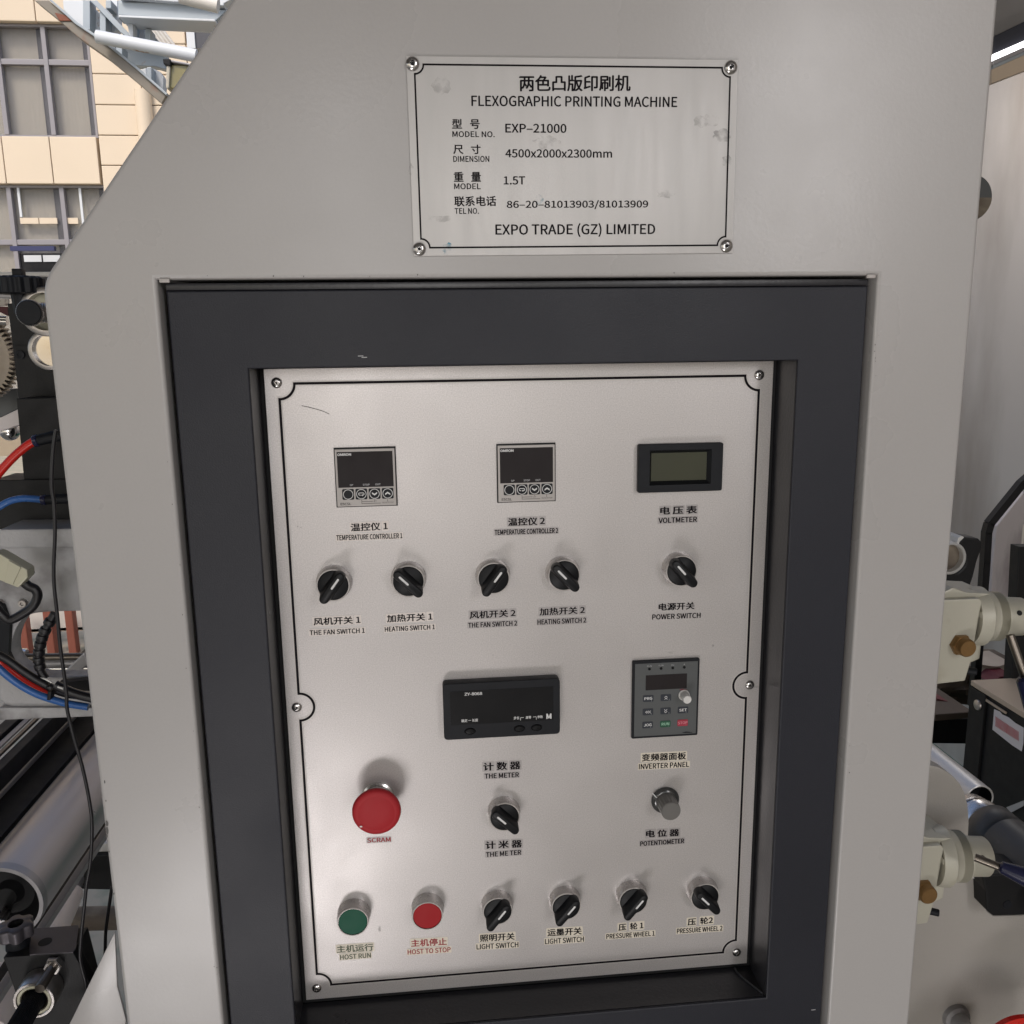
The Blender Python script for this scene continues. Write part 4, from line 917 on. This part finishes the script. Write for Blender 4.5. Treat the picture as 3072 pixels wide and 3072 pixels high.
for (x, y), (x2, y2) in zip(sp_[:-1], sp_[1:]):
    A = P(*c4(x, y), .13); B = P(*c4(x2, y2), .13); d = (B - A).normalized()
    obj('wrap_turn', MB().lathe([(0, .0049), (.0006, .0053), (.005, .0053), (.0056, .0049)], A, d, 20), 'cable', sc_)
hose('bundle_cable', [(-20, 1480), (60, 1525), (150, 1590), (240, 1650), (330, 1700), (420, 1745), (520, 1772), (650, 1780)], .125, 26, 'cable', 'thick black cable on top of the tied hose bundle', 'cable', cc=c4)
hose('red_hose', [(-20, 1525), (60, 1580), (150, 1650), (230, 1700), (320, 1745), (380, 1765)], .13, 23, 'red_hose', 'darker red hose lying between black and blue lines of the bundle', cc=c4, group='air hoses')
hose('blue_hose', [(-20, 1570), (60, 1640), (150, 1705), (250, 1760), (350, 1798), (480, 1835), (640, 1862)], .118, 23, 'blue_hose', 'blue hose at the bottom of the tied hose bundle', cc=c4, group='air hoses')
hose('black_hose', [(400, 1700), (480, 1740), (560, 1770), (680, 1800)], .115, 30, 'cable', 'short thick black hose end at the right of the tied bundle', cc=c4)
zt_ = thing('cable_tie', 'pale and black cable ties gripping the hose bundle', 'cable tie', P(*c4(350, 1740), .11))
obj('strap', MB().prism([P(*c4(x, y), .108) for x, y in ((345, 1750), (372, 1755), (362, 1815), (338, 1812))], (0, .01, 0), .0005), 'soft_black', zt_)
obj('tail', MB().prism([P(*c4(x, y), .105) for x, y in ((290, 1650), (340, 1660), (378, 1685), (368, 1690), (330, 1668))], (0, .002, 0), .0003), 'white_plastic', zt_)
obj('tail', MB().prism([P(*c4(x, y), .105) for x, y in ((415, 1712), (458, 1726), (456, 1736), (416, 1724))], (0, .002, 0), .0003), 'white_plastic', zt_)
obj('tie_head', MB().box(P(*c4(332, 1725), .106), P(*c4(368, 1690), .113), .0006), 'soft_black', zt_)

# yard seen through the opening: red steel posts before bright sheets
yf = thing('yard_fence', 'red oxide steel posts in front of bright cream sheeting, seen through the casting', 'fence', P(150, 1900, 5))
YY = 4.2
for k, px in enumerate((20, 62, 140, 205, 262, 330)):
    a = P(px, 1850, YY); obj('post', MB().box((a.x - .022, YY, 0), (a.x + .022, YY + .06, P(100, 1800, YY).z), .006), 'brick_red', yf, smooth=False)
for k, (a, b) in enumerate(((-40, 62), (62, 140), (140, 205), (205, 262), (262, 360))):
    A = P(a, 1850, YY + .2); B = P(b, 1850, YY + .2)
    obj('sheet', MB().box((A.x, YY + .2, P(100, 1928, YY).z), (B.x - .01, YY + .22, P(100, 1810, YY).z)), 'bright_sheet', yf, smooth=False)
    obj('lower_board', MB().box((A.x, YY + .2, .1), (B.x - .01, YY + .22, P(100, 1930, YY).z)), 'beige', yf, smooth=False)
rd = thing('guide_rods', 'horizontal steel rods crossing behind the opening of the casting', 'guide rods', P(150, 1975, .6))
for y_, r_, m in ((1972, .006, 'steel_dark'), (1990, .008, 'bar_grey'), (2006, .007, 'bright_chrome'), (2022, .010, 'black_metal')):
    obj('rod', MB().cyl(P(75, y_, .6), P(420, y_ - 4, .6), r_, n=20), m, rd)
obj('rod_end', MB().cyl(P(52, 1968, .6), P(80, 1968, .6), .012, n=24, bev=.002), 'bright_chrome', rd)
slab('grey_bar', [c4(*p) for p in ((610, 1465), (640, 1560), (500, 1660), (420, 1650))], .5, .02, 'bar_grey', rd, bev=.002, smooth=False)

# ---- rollers and rails running back along the machine
def ybar(name, pts, Yr, Y0, Y1, m, parent, label=None, th=None):
    """bar running straight back; cross-section from photo points measured at depth Yr"""
    q = [P(x, y, Yr) for x, y in pts]; return obj(name, MB().prism([(p.x, Y0, p.z) for p in q], (0, Y1 - Y0, 0), .001), m, parent, label, smooth=False)
ro = thing('roller_unit', 'large satin grey roller with dark rails beside it at lower left', 'roller', P(10, 2700, .2))
a = P(4, 2712, .16); R = rad(4, 2712, .16, 124)
obj('roller', MB().lathe([(.006, R), (1.9, R)], a, (0, 1, 0), 96, cap=False), 'roller', ro, 'large satin grey roller')
obj('end_band', MB().lathe([(0, R - .0035), (0, R + .0006), (.010, R + .0010), (.0105, R)], a, (0, 1, 0), 96, cap=False), 'bar_grey', ro, angle=50)
obj('end_hollow', MB().lathe([(.002, R - .003), (.02, R * .6), (.021, R * .35), (.012, .010), (.012, 0)], a, (0, 1, 0), 72, cap=False), 'black_metal', ro)
obj('spline_pin', MB().cyl(P(-5, 2765, .12), P(14, 2728, .18), .0022, n=10), 'steel', ro); obj('spline_pin', MB().cyl(P(8, 2768, .12), P(24, 2738, .18), .0022, n=10), 'steel', ro)
def rail(y_, x0_, x1_, m, drop=40, lab=None): ybar('rail', [(x0_, y_), (x1_, y_), (x1_, y_ + drop), (x0_, y_ + drop)], .4, .0, 1.7, m, ro, lab)
rail(2208, -40, 0, 'black_metal'); rail(2216, 8, 26, 'bar_grey', 8); rail(2222, 30, 42, 'steel_dark', 10); rail(2232, 48, 80, 'black_metal', 60)
rail(2321, 2, 60, 'bar_grey', 14, 'flat light grey rail'); rail(2340, 40, 150, 'black_metal', 90); rail(2372, 60, 76, 'steel_dark', 10)
ybar('rail', [(128, 2755), (152, 2755), (152, 2778), (128, 2778)], .3, .05, 1.6, 'bar_grey', ro, 'narrow blue grey rail')
ybar('rail', [(96, 2760), (127, 2760), (127, 2800), (96, 2800)], .3, .05, 1.6, 'black_metal', ro)
slab('box_section', [(262, 2566), (420, 2560), (420, 2672), (240, 2668)], .75, .2, 'black_metal', tag(thing('dark_box_beam', 'black box beam crossing behind the cabinet edge below the big roller', 'beam', P(300, 2620, .75)), 'black box beam crossing behind the cabinet edge below the big roller', 'beam'), bev=.003, smooth=False)
slab('pale_sheet', [(270, 2533), (420, 2525), (420, 2560), (268, 2566)], .76, .1, 'white_plastic', bpy.data.objects['dark_box_beam'], bev=.002, smooth=False)
wr = obj('paper_roll', MB().tube([P(140, 2850, .35), P(216, 2686, .62)], .0165, sub=1, n=36), 'white_roll'); tag(wr, 'white foam covered roll lying behind the black bearing block', 'roll')
obj('core_stub', MB().tube([P(214, 2690, .62), P(236, 2640, .72)], .009, sub=1, n=20), 'bar_grey', wr)
wr2 = obj('paper_roll', MB().tube([P(-40, 3120, .2), P(12, 2935, .35)], .022, sub=1, n=36), 'white_roll'); tag(wr2, 'white roll at the very bottom left corner', 'roll')
bp = obj('brown_pipe', MB().cyl(P(150, 2758, 1.3), P(420, 2752, 1.3), .028, n=32), 'cloth'); tag(bp, 'dull brown pipe lying on the floor behind the bearing block', 'pipe')  # shadow band on the floor, built as a dark brown tube

# ---- black bearing block with star knob
bb = thing('bearing_block', 'black metal bearing block with star knob, bearing and splined shaft at lower left', 'bearing block', P(120, 2900, .03))
Y0 = .0; A = P(9, 2870, Y0); B = P(219, 2860, Y0); zt2 = (A.z + B.z) / 2; bk = zray(264, 2779, zt2)
obj('block', MB().prism([(A.x, Y0, zt2), (B.x, Y0, zt2), (B.x + .012, Y0, zt2 - .035), (B.x + .004, Y0, zt2 - .12), (A.x + .02, Y0, zt2 - .12)], (0, .012, 0), .0008).prism(
    [(A.x, Y0 + .0121, zt2 - .0008), (bk.x, Y0 + .0121, zt2 - .0008), (bk.x + .012, Y0 + .0121, zt2 - .11), (A.x + .02, Y0 + .0121, zt2 - .11)], (0, bk.y - Y0 - .012, 0), .0008), 'black_metal', bb, smooth=False)
tp = [zray(*z5(x, y), zt2) for x, y in ((400, 1020), (480, 1010), (980, 985), (1020, 930), (1060, 622), (620, 655), (470, 665), (400, 740))]
obj('top_face', MB().prism([(p.x, p.y, zt2 + .0002) for p in tp], (0, 0, .0012), .0003), 'anodised', bb, smooth=False)
h_ = zray(*z5(605, 828), zt2 + .0016)
obj('bolt_hole', MB().lathe([(0, .0056), (.0002, .0056), (.0002, 0)], (h_.x, h_.y, zt2 + .0014), (0, 0, 1), 32), 'hollow', bb)
# star knob
kz = zt2 + .020; kc = zray(*z5(210, 590), kz); kr = rad(*z5(210, 590), kc.y, 46)
n = 120; km = MB(); prof = [(-.0115, .92), (-.0105, .99), (-.001, 1.0), (0, .95), (.0006, .85), (.0006, .42)]
for h, sc2 in prof:
    for k in range(n):
        t = 2 * PI * k / n; lob = .80 + .20 * (.5 + .5 * math.cos(6 * t + .6)) ** .8; rr = kr * 1.16 * sc2 * (lob if sc2 > .5 else 1)
        km.v.append(Vector((kc.x + rr * math.cos(t), kc.y + rr * math.sin(t), kz + h)))
km.f = [[i * n + k, i * n + (k + 1) % n, (i + 1) * n + (k + 1) % n, (i + 1) * n + k] for i in range(len(prof) - 1) for k in range(n)]
skn = obj('star_knob', km, 'anodised', bb, 'six lobed star knob'); 
obj('knob_bore', MB().lathe([(-.002, kr * .5), (-.006, kr * .48), (-.006, 0)], (kc.x, kc.y, kz), (0, 0, 1), 40, cap=False), 'hollow', skn)
obj('knob_stem', MB().lathe([(-.022, kr * .80), (-.0116, kr * .72)], (kc.x, kc.y, kz), (0, 0, 1), 40), 'soft_black', skn)
# bearing and shaft
Yb2 = -.020; a = P(*z5(452, 1625), Yb2); R = rad(*z5(452, 1625), Yb2, 63)
be = obj('bearing', MB().lathe([(.0012, R * .80), (0, R * .86), (0, R * .97), (.001, R), (.019, R), (.019, R * .7)], a, (0, 1, 0), 80, cap=False), 'steel', bb, 'steel ball bearing', angle=40)
obj('cream_seal', MB().lathe([(.0016, R * .83), (.0006, R * .80), (.0006, R * .68), (.0025, R * .65)], a, (0, 1, 0), 80, cap=False), 'nylon', be)
obj('inner_race', MB().lathe([(.002, R * .66), (.001, R * .62), (.006, R * .52)], a, (0, 1, 0), 64, cap=False), 'steel_dark', be)
obj('rear_collar', MB().lathe([(.019, R * .96), (.026, R * .96), (.026, R * .5)], a, (0, 1, 0), 64, cap=False), 'steel_dark', be)
obj('splined_shaft', MB().lathe([(-.075, R * .50), (.03, R * .50)], a, (0, 1, 0), 180, ridge=.00035, rn=45), 'soft_black', bb, angle=60)
nb = P(*z5(740, 1112), -.001)
hx = obj('hex_nut', MB().lathe([(0, .0078), (.006, .0078), (.0068, .0070), (.0068, .0045)], nb, (0, -1, 0), 6), 'bright_chrome', bb, smooth=False)
obj('bolt_shank', MB().lathe([(0, .0044), (.030, .0044), (.031, .004)], nb, (0, -1, 0), 28), 'steel_dark', hx)

# white rail and far clutter behind the adjuster knob
rl = obj('white_rail', MB().box((P(-20, 826, 1.2).x, 1.2, P(0, 829, 1.2).z), (P(220, 826, 1.2).x, 1.23, P(0, 816, 1.2).z), .002), 'white_plastic'); tag(rl, 'thin white rail running behind the scalloped black knob', 'rail')

# ================================================================== right of the cabinet
def c6(x, y): return (2700 + x * .3623, y * .3623)
def c7(x, y): return (2700 + x * .4141, 1400 + y * .4141)
def c8(x, y): return (2600 + x * .4513, 2200 + y * .4513)
def zb_(x, y): return (2780 + x * .17076, 2000 + y * .17076)
# machine side frame
fr = thing('machine_side_frame', 'big grey textured machine side plate with a rounded top behind the two pumps', 'machine frame', P(2900, 2900, .2))
slab('side_plate', [c8(*p) for p in ((200, 205), (435, 215), (480, 226), (530, 252), (580, 290), (620, 335), (650, 395), (668, 460), (678, 530), (680, 600), (676, 680), (700, 940), (785, 985), (798, 1180), (842, 1216), (1120, 1206), (1120, 2100), (200, 2100))], .20, .02, 'machine_paint', fr, bev=.0015, smooth=False)
obj('weld_bead', MB().tube([P(*c8(x, y), .198) for x, y in ((690, 945), (740, 965), (784, 990))], .0022, n=8, sub=2), 'white_plastic', fr)
gk = P(*c8(590, 1880), .20)
obj('grommet_knob', MB().lathe([(0, .018), (.006, .0165), (.008, .012), (.022, .0095), (.023, .006), (.018, .004), (.018, 0)], gk, (0, -1, 0), 40), 'casting', fr, 'small grey knob near the bottom')
a = P(*c8(1010, 2130), .10); R = rad(*c8(1010, 2130), .10, 113)
hp = obj('red_hoop', MB().lathe([(0, R - .0095), (-.002, R - .006), (0, R), (.006, R), (.006, R - .0095), (0, R - .0095)], a, (0, 1, 0), 80, cap=False), 'red_hose'); tag(hp, 'red rim of a round cover at the bottom right corner', 'hoop')
obj('cover_face', MB().lathe([(.002, 0), (.001, R - .0094)], a, (0, 1, 0), 60, cap=False), 'machine_paint', hp)
# shaft with coupling, aluminium tube
cp = thing('shaft_coupling', 'dull black shaft coupling with a chrome collar right of the rounded plate', 'coupling', P(2950, 2500, .2))
a = P(*c8(812, 630), .30); R = rad(*c8(812, 630), .30, 62)
a2 = P(*c8(1010, 790), -.02)
obj('chrome_collar', MB().lathe([(.05, R * .55), (.046, R * .85), (.034, R * .92), (.033, R * .84), (.026, R * .84), (.024, R * .98), (.004, R), (0, R * .9)], a, (0, 1, 0), 56, cap=False), 'chrome', cp, 'stepped chrome collar', angle=40)
obj('coupling_body', MB().lathe([(.002, R * 1.08), (-.002, R * 1.18), (-.03, R * 1.18), (-.033, R * 1.10), (-.036, R * 1.10), (-.038, R * 1.2), (-.16, R * 1.2)], a, (0, 1, 0), 56), 'rubber', cp, 'black coupling body', angle=40)
obj('grub_hole', MB().lathe([(0, .0018), (.0004, 0)], a + Vector((-R * .7, .03, R * .62)), (-.7, 0, .7), 14), 'hollow', cp)
at_ = P(*c8(752, 440), .50); R = rad(*c8(752, 440), .50, 42)
tb = obj('aluminium_tube', MB().lathe([(.001, R * .88), (0, R * .94), (.001, R), (.8, R)], at_, (0, 1, 0), 64, cap=False), 'satin_alu'); tag(tb, 'bright aluminium tube running back above the black coupling', 'tube')
obj('tube_bore', MB().lathe([(.0015, R * .9), (.03, R * .86), (.03, 0)], at_, (0, 1, 0), 48, cap=False), 'soft_black', tb)
bkx = slab('angle_bracket', [c8(*p) for p in ((770, 950), (900, 935), (1120, 960), (1120, 1206), (842, 1214), (798, 1178), (794, 1050), (784, 1020))], .175, .05, 'black_metal', None, bev=.002, smooth=False); tag(bkx, 'black angle bracket under the coupling with a recessed screw', 'bracket')
obj('recessed_screw', MB().lathe([(0, .006), (.0008, .0055), (.0004, .003), (.0004, 0)], P(*c8(935, 1138), .175), (0, -1, 0), 24), 'soft_black', bkx)

# pumps
def pump(ref, Y, label):
    t = thing('hydraulic_pump', label, 'pump', P(*ref, Y), 'cream cast pumps on the right'); o = P(*ref, Y); k = rad(*ref, Y, 1)
    def V(x, z, y=0): return Vector((o.x + x * k, o.y + y, o.z - z * k))     # x right, z down, in photo pixels round ref
    obj('rear_housing', MB().prism([V(-110, -130, .002), (V(20, -116, .002)), V(48, -104, .002), V(52, -88, .002), V(50, 70, .002), V(20, 82, .002), V(12, 120, .002), V(-110, 118, .002)], (0, .05, 0), .002), 'cream_metal', t, smooth=False)
    obj('front_plate', MB().prism([V(-110, -122), V(6, -122), V(14, -112), V(-2, 60), V(-14, 118), V(-110, 124)], (0, -.012, 0), .0015), 'cream_metal', t, smooth=False)
    obj('top_wedge', MB().prism([V(-110, -128, -.004), V(-60, -150, -.004), V(-20, -134, -.004), V(52, -128, -.004), V(56, -104, -.004), V(10, -108, -.004), V(-110, -118, -.004)], (0, .05, 0), .0015), 'cream_metal', t, smooth=False)
    cyl_ = V(18, -52, .012)
    prof = [(0, 80), (26, 84), (34, 84), (40, 76), (48, 74), (58, 70)]
    for j in range(7): prof += [(60 + j * 4, 70), (62 + j * 4, 65)]
    prof += [(90, 66), (92, 60), (93, 55), (150, 54), (154, 51), (154, 0)]
    obj('cylinder', MB().lathe([(h * k, r_ * k) for h, r_ in prof], cyl_, (1, -.10, -.03), 72), 'cream_metal', t, 'ridged cream cylinder', angle=40)
    obj('collar_step', MB().prism([V(10, -86, -.016), V(36, -72, -.016), V(32, -66, -.016), V(10, -68, -.016)], (0, .02, 0), .0008), 'cream_metal', t, smooth=False)
    hx_ = V(-40, 8, -.012)
    h = obj('hex_plug', MB().lathe([(0, 31 * k), (.004, 31 * k), (.0065, 28 * k), (.0065, 0)], hx_, (0, -1, 0), 6), 'bronze', t, 'bronze hexagon plug', smooth=False)
    obj('plug_boss', MB().lathe([(.006, 26 * k), (.012, 25 * k), (.0135, 22 * k), (.0135, 0)], hx_ + Vector((.001, 0, -.0005)), (0, -1, 0), 32), 'bronze', h)
    for x, z in ((20, -108), (-2, 98)): obj('cap_screw', MB().lathe([(0, 10 * k), (.012, 10 * k), (.013, 8 * k)], V(x, z, -.001), (.9, -.5, 0), 20), 'soft_black', t)
    obj('cross_hole', MB().lathe([(0, 7.5 * k), (.0006, 7 * k), (.0006, 0)], cyl_ + Vector((112 * k, -.1 * 112 * k - 49 * k, 22 * k)), (-.05, -.93, .40), 20), 'hollow', t)
    return t
pump((2900, 1911), .13, 'upper cream cast pump with a full bronze hexagon plug beside the cabinet')
pump((2789, 2636), .13, 'lower cream cast pump, its bronze plug half hidden by the cabinet edge')
lv = thing('pump_handle', 'chrome bar with a dark blue grip hanging down from the upper pump', 'handle', P(3050, 1960, .1), 'bars stuck in the pumps')
obj('bar', MB().cyl(P(3030, 1905, .10), P(3082, 2052, .085), .0042, n=24), 'steel_dark', lv)
obj('grip', MB().lathe([(0, .006), (.003, .0085), (.05, .011)], P(3072, 2030, .08), P(3110, 2140, .07) - P(3072, 2030, .08), 32), 'blue_handle', lv)
lv = thing('pump_handle', 'chrome bar with a dark blue grip pointing right from the lower pump', 'handle', P(2990, 2600, .1), 'bars stuck in the pumps')
obj('bar', MB().cyl(P(2925, 2572, .085), P(3004, 2603, .07), .0042, n=24), 'steel_dark', lv)
obj('grip', MB().lathe([(0, .0045), (.002, .0065), (.04, .0125), (.07, .0135)], P(2998, 2599, .068), P(3100, 2640, .05) - P(2998, 2599, .068), 32), 'blue_handle', lv)

# black cabinet with sticker (its long side runs toward the viewer)
sx = P(2921, 2042, 1.0)
def onx(px, py, X):     # photo point on the plane x = X
    d = _f + CR * ((px - 1536) / FOC) - CU * ((py - 1536) / FOC); return CAM + d * ((X - CAM.x) / d.x)
bc = thing('tool_cabinet', 'black steel cabinet with a pale wooden top and a torn white sticker printed in red', 'cabinet', (sx.x + .2, .8, 0))
ztop = sx.z
nearY = .12
fz = onx(3072, 2180, sx.x)
obj('body', MB().box((sx.x, fz.y - .3, .05), (sx.x + .5, sx.y, ztop - .012), .003), 'black_metal', bc, smooth=False)
obj('top_board', MB().box((sx.x - .004, fz.y - .3, ztop - .0119), (sx.x + .51, sx.y + .004, ztop), .002), 'wood', bc, smooth=False)
obj('corner_post', MB().box((sx.x - .006, sx.y - .052, .02), (sx.x, sx.y, ztop - .013), .001), 'black_metal', bc, smooth=False)
stq = [onx(*zb_(x, y), sx.x - .001) for x, y in ((1185, 745), (1290, 790), (1330, 840), (1440, 890), (1560, 990), (1708, 1075), (1700, 1350), (1670, 1490), (1500, 1380), (1155, 1105))]
stk = obj('sticker', MB().add(stq, [list(range(len(stq)))]), 'sticker', bc, 'torn white sticker with red print', smooth=False)
nb_ = 20
for k in range(nb_):
    t = k / nb_; x_ = 1205 + 420 * t; y0_ = 870 + 280 * t; y1_ = 1045 + 270 * t
    pts = []
    for j in range(7):
        v_ = j / 6; pts.append((x_ + 9 * math.sin(v_ * PI) * (1 if t < .5 else -.4), y0_ + (y1_ - y0_) * v_))
    L_ = [onx(*zb_(x, y), sx.x - .0018) for x, y in pts]; R_ = [onx(*zb_(x + 9, y + 6), sx.x - .0018) for x, y in pts]
    obj('red_stripe', MB().add(L_ + R_, [[j, j + 1, 8 + j, 7 + j] for j in range(6)]), 'sticker_red', stk, smooth=False)
hs = [onx(*zb_(x, y), sx.x - .0015) for x, y in ((1035, 565), (1060, 565), (1420, 800), (1405, 830), (1045, 600))]
obj('edge_strip', MB().prism(hs, (-.003, 0, 0), .0005), 'wood', bc, smooth=False)
obj('bolt_head', MB().lathe([(0, .012), (.003, .011), (.005, 0)], onx(*zb_(900, 672), sx.x - .006), (-1, 0, 0), 24), 'steel', bc)
obj('tape_strip', MB().prism([onx(*c8(x, y), sx.x - .004) for x, y in ((930, 492), (1046, 446), (1046, 482), (962, 526))], (-.001, 0, 0)), 'tape', bc, smooth=False)
# bent tube frame
tf = thing('tube_frame', 'bent black square tube frame standing behind the upper pump', 'frame', P(2960, 1700, .9))
tfp = [(3110, 1420), (3072, 1452), (2975, 1572), (2967, 1600), (2962, 1690), (2955, 1785), (2945, 1890), (2933, 2040), (2925, 2120)]
for (a, b) in zip(tfp[:-1], tfp[1:]):
    A = P(*a, 1.15); B = P(*b, 1.15); d = (B - A).normalized(); nn = Vector((-d.z, 0, d.x)) * .0085
    obj('tube_section', MB().prism([A + nn, A - nn, B - nn - d * -.002, B + nn - d * -.002], (0, .018, 0)), 'black_metal', tf, smooth=False)
ps = slab('rear_post', [(3058, 1640), (3110, 1640), (3090, 2200), (3032, 2120)], 1.0, .03, 'black_metal', None, bev=.002, smooth=False); tag(ps, 'dark upright post at the right edge behind the upper pump', 'post')
pd = slab('pale_board', [c7(*p) for p in ((700, 430), (900, 180), (900, 640), (855, 950), (845, 975), (655, 960), (670, 700))], 1.6, .03, 'wall_pale', None, bev=.003, smooth=False); tag(pd, 'pale water stained board framed by the bent black tube', 'board')
obj('cream_edge', MB().prism([P(*c7(x, y), 1.598) for x, y in ((893, 420), (905, 420), (862, 955), (845, 972))], (0, .03, 0)), 'cream_pipe', pd, smooth=False)
# hook bracket with white ring
hb_ = thing('roll_bracket', 'black hooked bracket holding a white ring just right of the cabinet edge', 'bracket', P(2900, 1650, .5))
obj('hook', MB().prism([P(*c7(x, y), .5) for x, y in ((418, 590), (432, 540), (462, 510), (570, 520), (592, 545), (590, 600), (560, 680), (530, 800), (500, 890), (300, 880), (300, 770), (420, 770), (470, 720), (480, 670), (455, 620))], (0, .03, 0), .003), 'black_metal', hb_, smooth=False)
a = P(*c7(365, 665), .47); R = rad(*c7(365, 665), .47, 47)
obj('ring', MB().lathe([(0, R * .83), (-.003, R * .9), (0, R), (.03, R), (.03, R * .83), (0, R * .83)], a, (0, 1, 0), 64, cap=False), 'white_plastic', hb_, 'white ring', angle=40)
obj('ring_core', MB().lathe([(.012, 0), (.01, R * .83)], a, (0, 1, 0), 48, cap=False), 'cloth', hb_)
obj('hook_cap', MB().prism([P(*c7(x, y), .49) for x, y in ((405, 570), (420, 515), (445, 500), (470, 512), (435, 545), (422, 592))], (0, .03, 0), .002), 'white_plastic', hb_)
# cloth heap, crates behind
ch = thing('cloth_heap', 'heap of brown and cream cloth on a dark shelf behind the pumps', 'cloth heap', P(2880, 2080, 1.3))
def heap(n, pts, Y, m, amp=.012):
    q = [P(x, y, Y) for x, y in pts]; bm = bmesh.new(); bm.faces.new([bm.verts.new(p) for p in q]); bmesh.ops.triangulate(bm, faces=bm.faces[:])
    bmesh.ops.subdivide_edges(bm, edges=bm.edges[:], cuts=7, use_grid_fill=True)
    for v in bm.verts: v.co.y += amp * math.sin(v.co.x * 60 + v.co.z * 35) + amp * .7 * math.sin(v.co.z * 110 + v.co.x * 20)
    r_ = bmesh.ops.extrude_face_region(bm, geom=bm.faces[:])
    for v in [e for e in r_['geom'] if isinstance(e, bmesh.types.BMVert)]: v.co.y += .1
    return obj(n, MB().bm(bm), m, ch)
heap('brown_cloth', [zb_(x, y) for x, y in ((100, 160), (1520, -120), (1500, 520), (1480, 660), (880, 660), (100, 660))], 1.5, 'cloth')
heap('cream_cloth', [zb_(x, y) for x, y in ((980, -20), (1500, -60), (1490, 200), (1200, 330), (1040, 300), (975, 120))], 1.46, 'cream_cloth')
heap('pale_rag', [zb_(x, y) for x, y in ((1200, 340), (1480, 310), (1450, 620), (1300, 500))], 1.42, 'cream_cloth', .008)
heap('dark_cloth', [zb_(x, y) for x, y in ((1180, 330), (1320, 180), (1500, 140), (1490, 300), (1300, 330))], 1.40, 'maroon', .008)
heap('pink_cloth', [zb_(x, y) for x, y in ((180, 560), (360, 590), (450, 800), (340, 850), (180, 740))], 1.38, 'pink_cloth', .008)
sh = slab('storage_shelf', [zb_(x, y) for x, y in ((150, 840), (820, 790), (820, 900), (150, 960))], 1.3, .5, 'cloth', None, bev=.003, smooth=False); tag(sh, 'brown shelf edge carrying the cloth heap', 'shelf')
cr = slab('dark_crate', [zb_(x, y) for x, y in ((100, 960), (840, 905), (840, 1360), (100, 1350))], 1.34, .5, 'soft_black', None, bev=.003, smooth=False); tag(cr, 'dark crate on the green floor below the shelf', 'crate')
# round vent hole in the wall
a = P(2914, 593, 1.0); R = rad(2914, 593, 1.0, 63)
rv = obj('round_disc', MB().lathe([(0, R * .98), (.002, R), (.012, R), (.012, R * .9)], a, (0, 1, 0), 64), 'keypad_grey'); tag(rv, 'dark grey round disc half hidden behind the upper right cabinet edge', 'disc')
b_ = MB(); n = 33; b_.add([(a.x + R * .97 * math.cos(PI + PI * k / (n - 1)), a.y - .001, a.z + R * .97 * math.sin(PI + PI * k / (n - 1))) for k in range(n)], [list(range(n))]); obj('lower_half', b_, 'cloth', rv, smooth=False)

# overhead light strip and beams along the side wall, top right
tl = thing('strip_light', 'lit white strip light under a dark beam in the top right corner', 'strip light', P(3040, 150, 1.0))
def wedge(n, pts, Y, th, m, parent): return slab(n, [c6(*p) for p in pts], Y, th, m, parent, bev=.001, smooth=False)
wedge('upper_panel', ((760, -200), (1200, -200), (1200, 105), (1027, 182), (780, 300)), 1.05, .05, 'ceiling', tl)
wedge('dark_beam', ((780, 300), (1027, 182), (1200, 105), (1200, 270), (1027, 340), (770, 450)), 1.0, .06, 'dark_paint', tl)
wedge('light_tube', ((770, 450), (1200, 262), (1200, 312), (770, 502)), .99, .04, 'tube', tl)
wedge('trim', ((770, 502), (1200, 312), (1200, 350), (770, 540)), .985, .05, 'bar_grey', tl)
wedge('trim', ((770, 540), (1200, 350), (1200, 378), (770, 575)), .99, .05, 'canopy_blue', tl)
wedge('wood_batten', ((760, 575), (1200, 378), (1200, 520), (760, 690)), .98, .05, 'wood', tl)
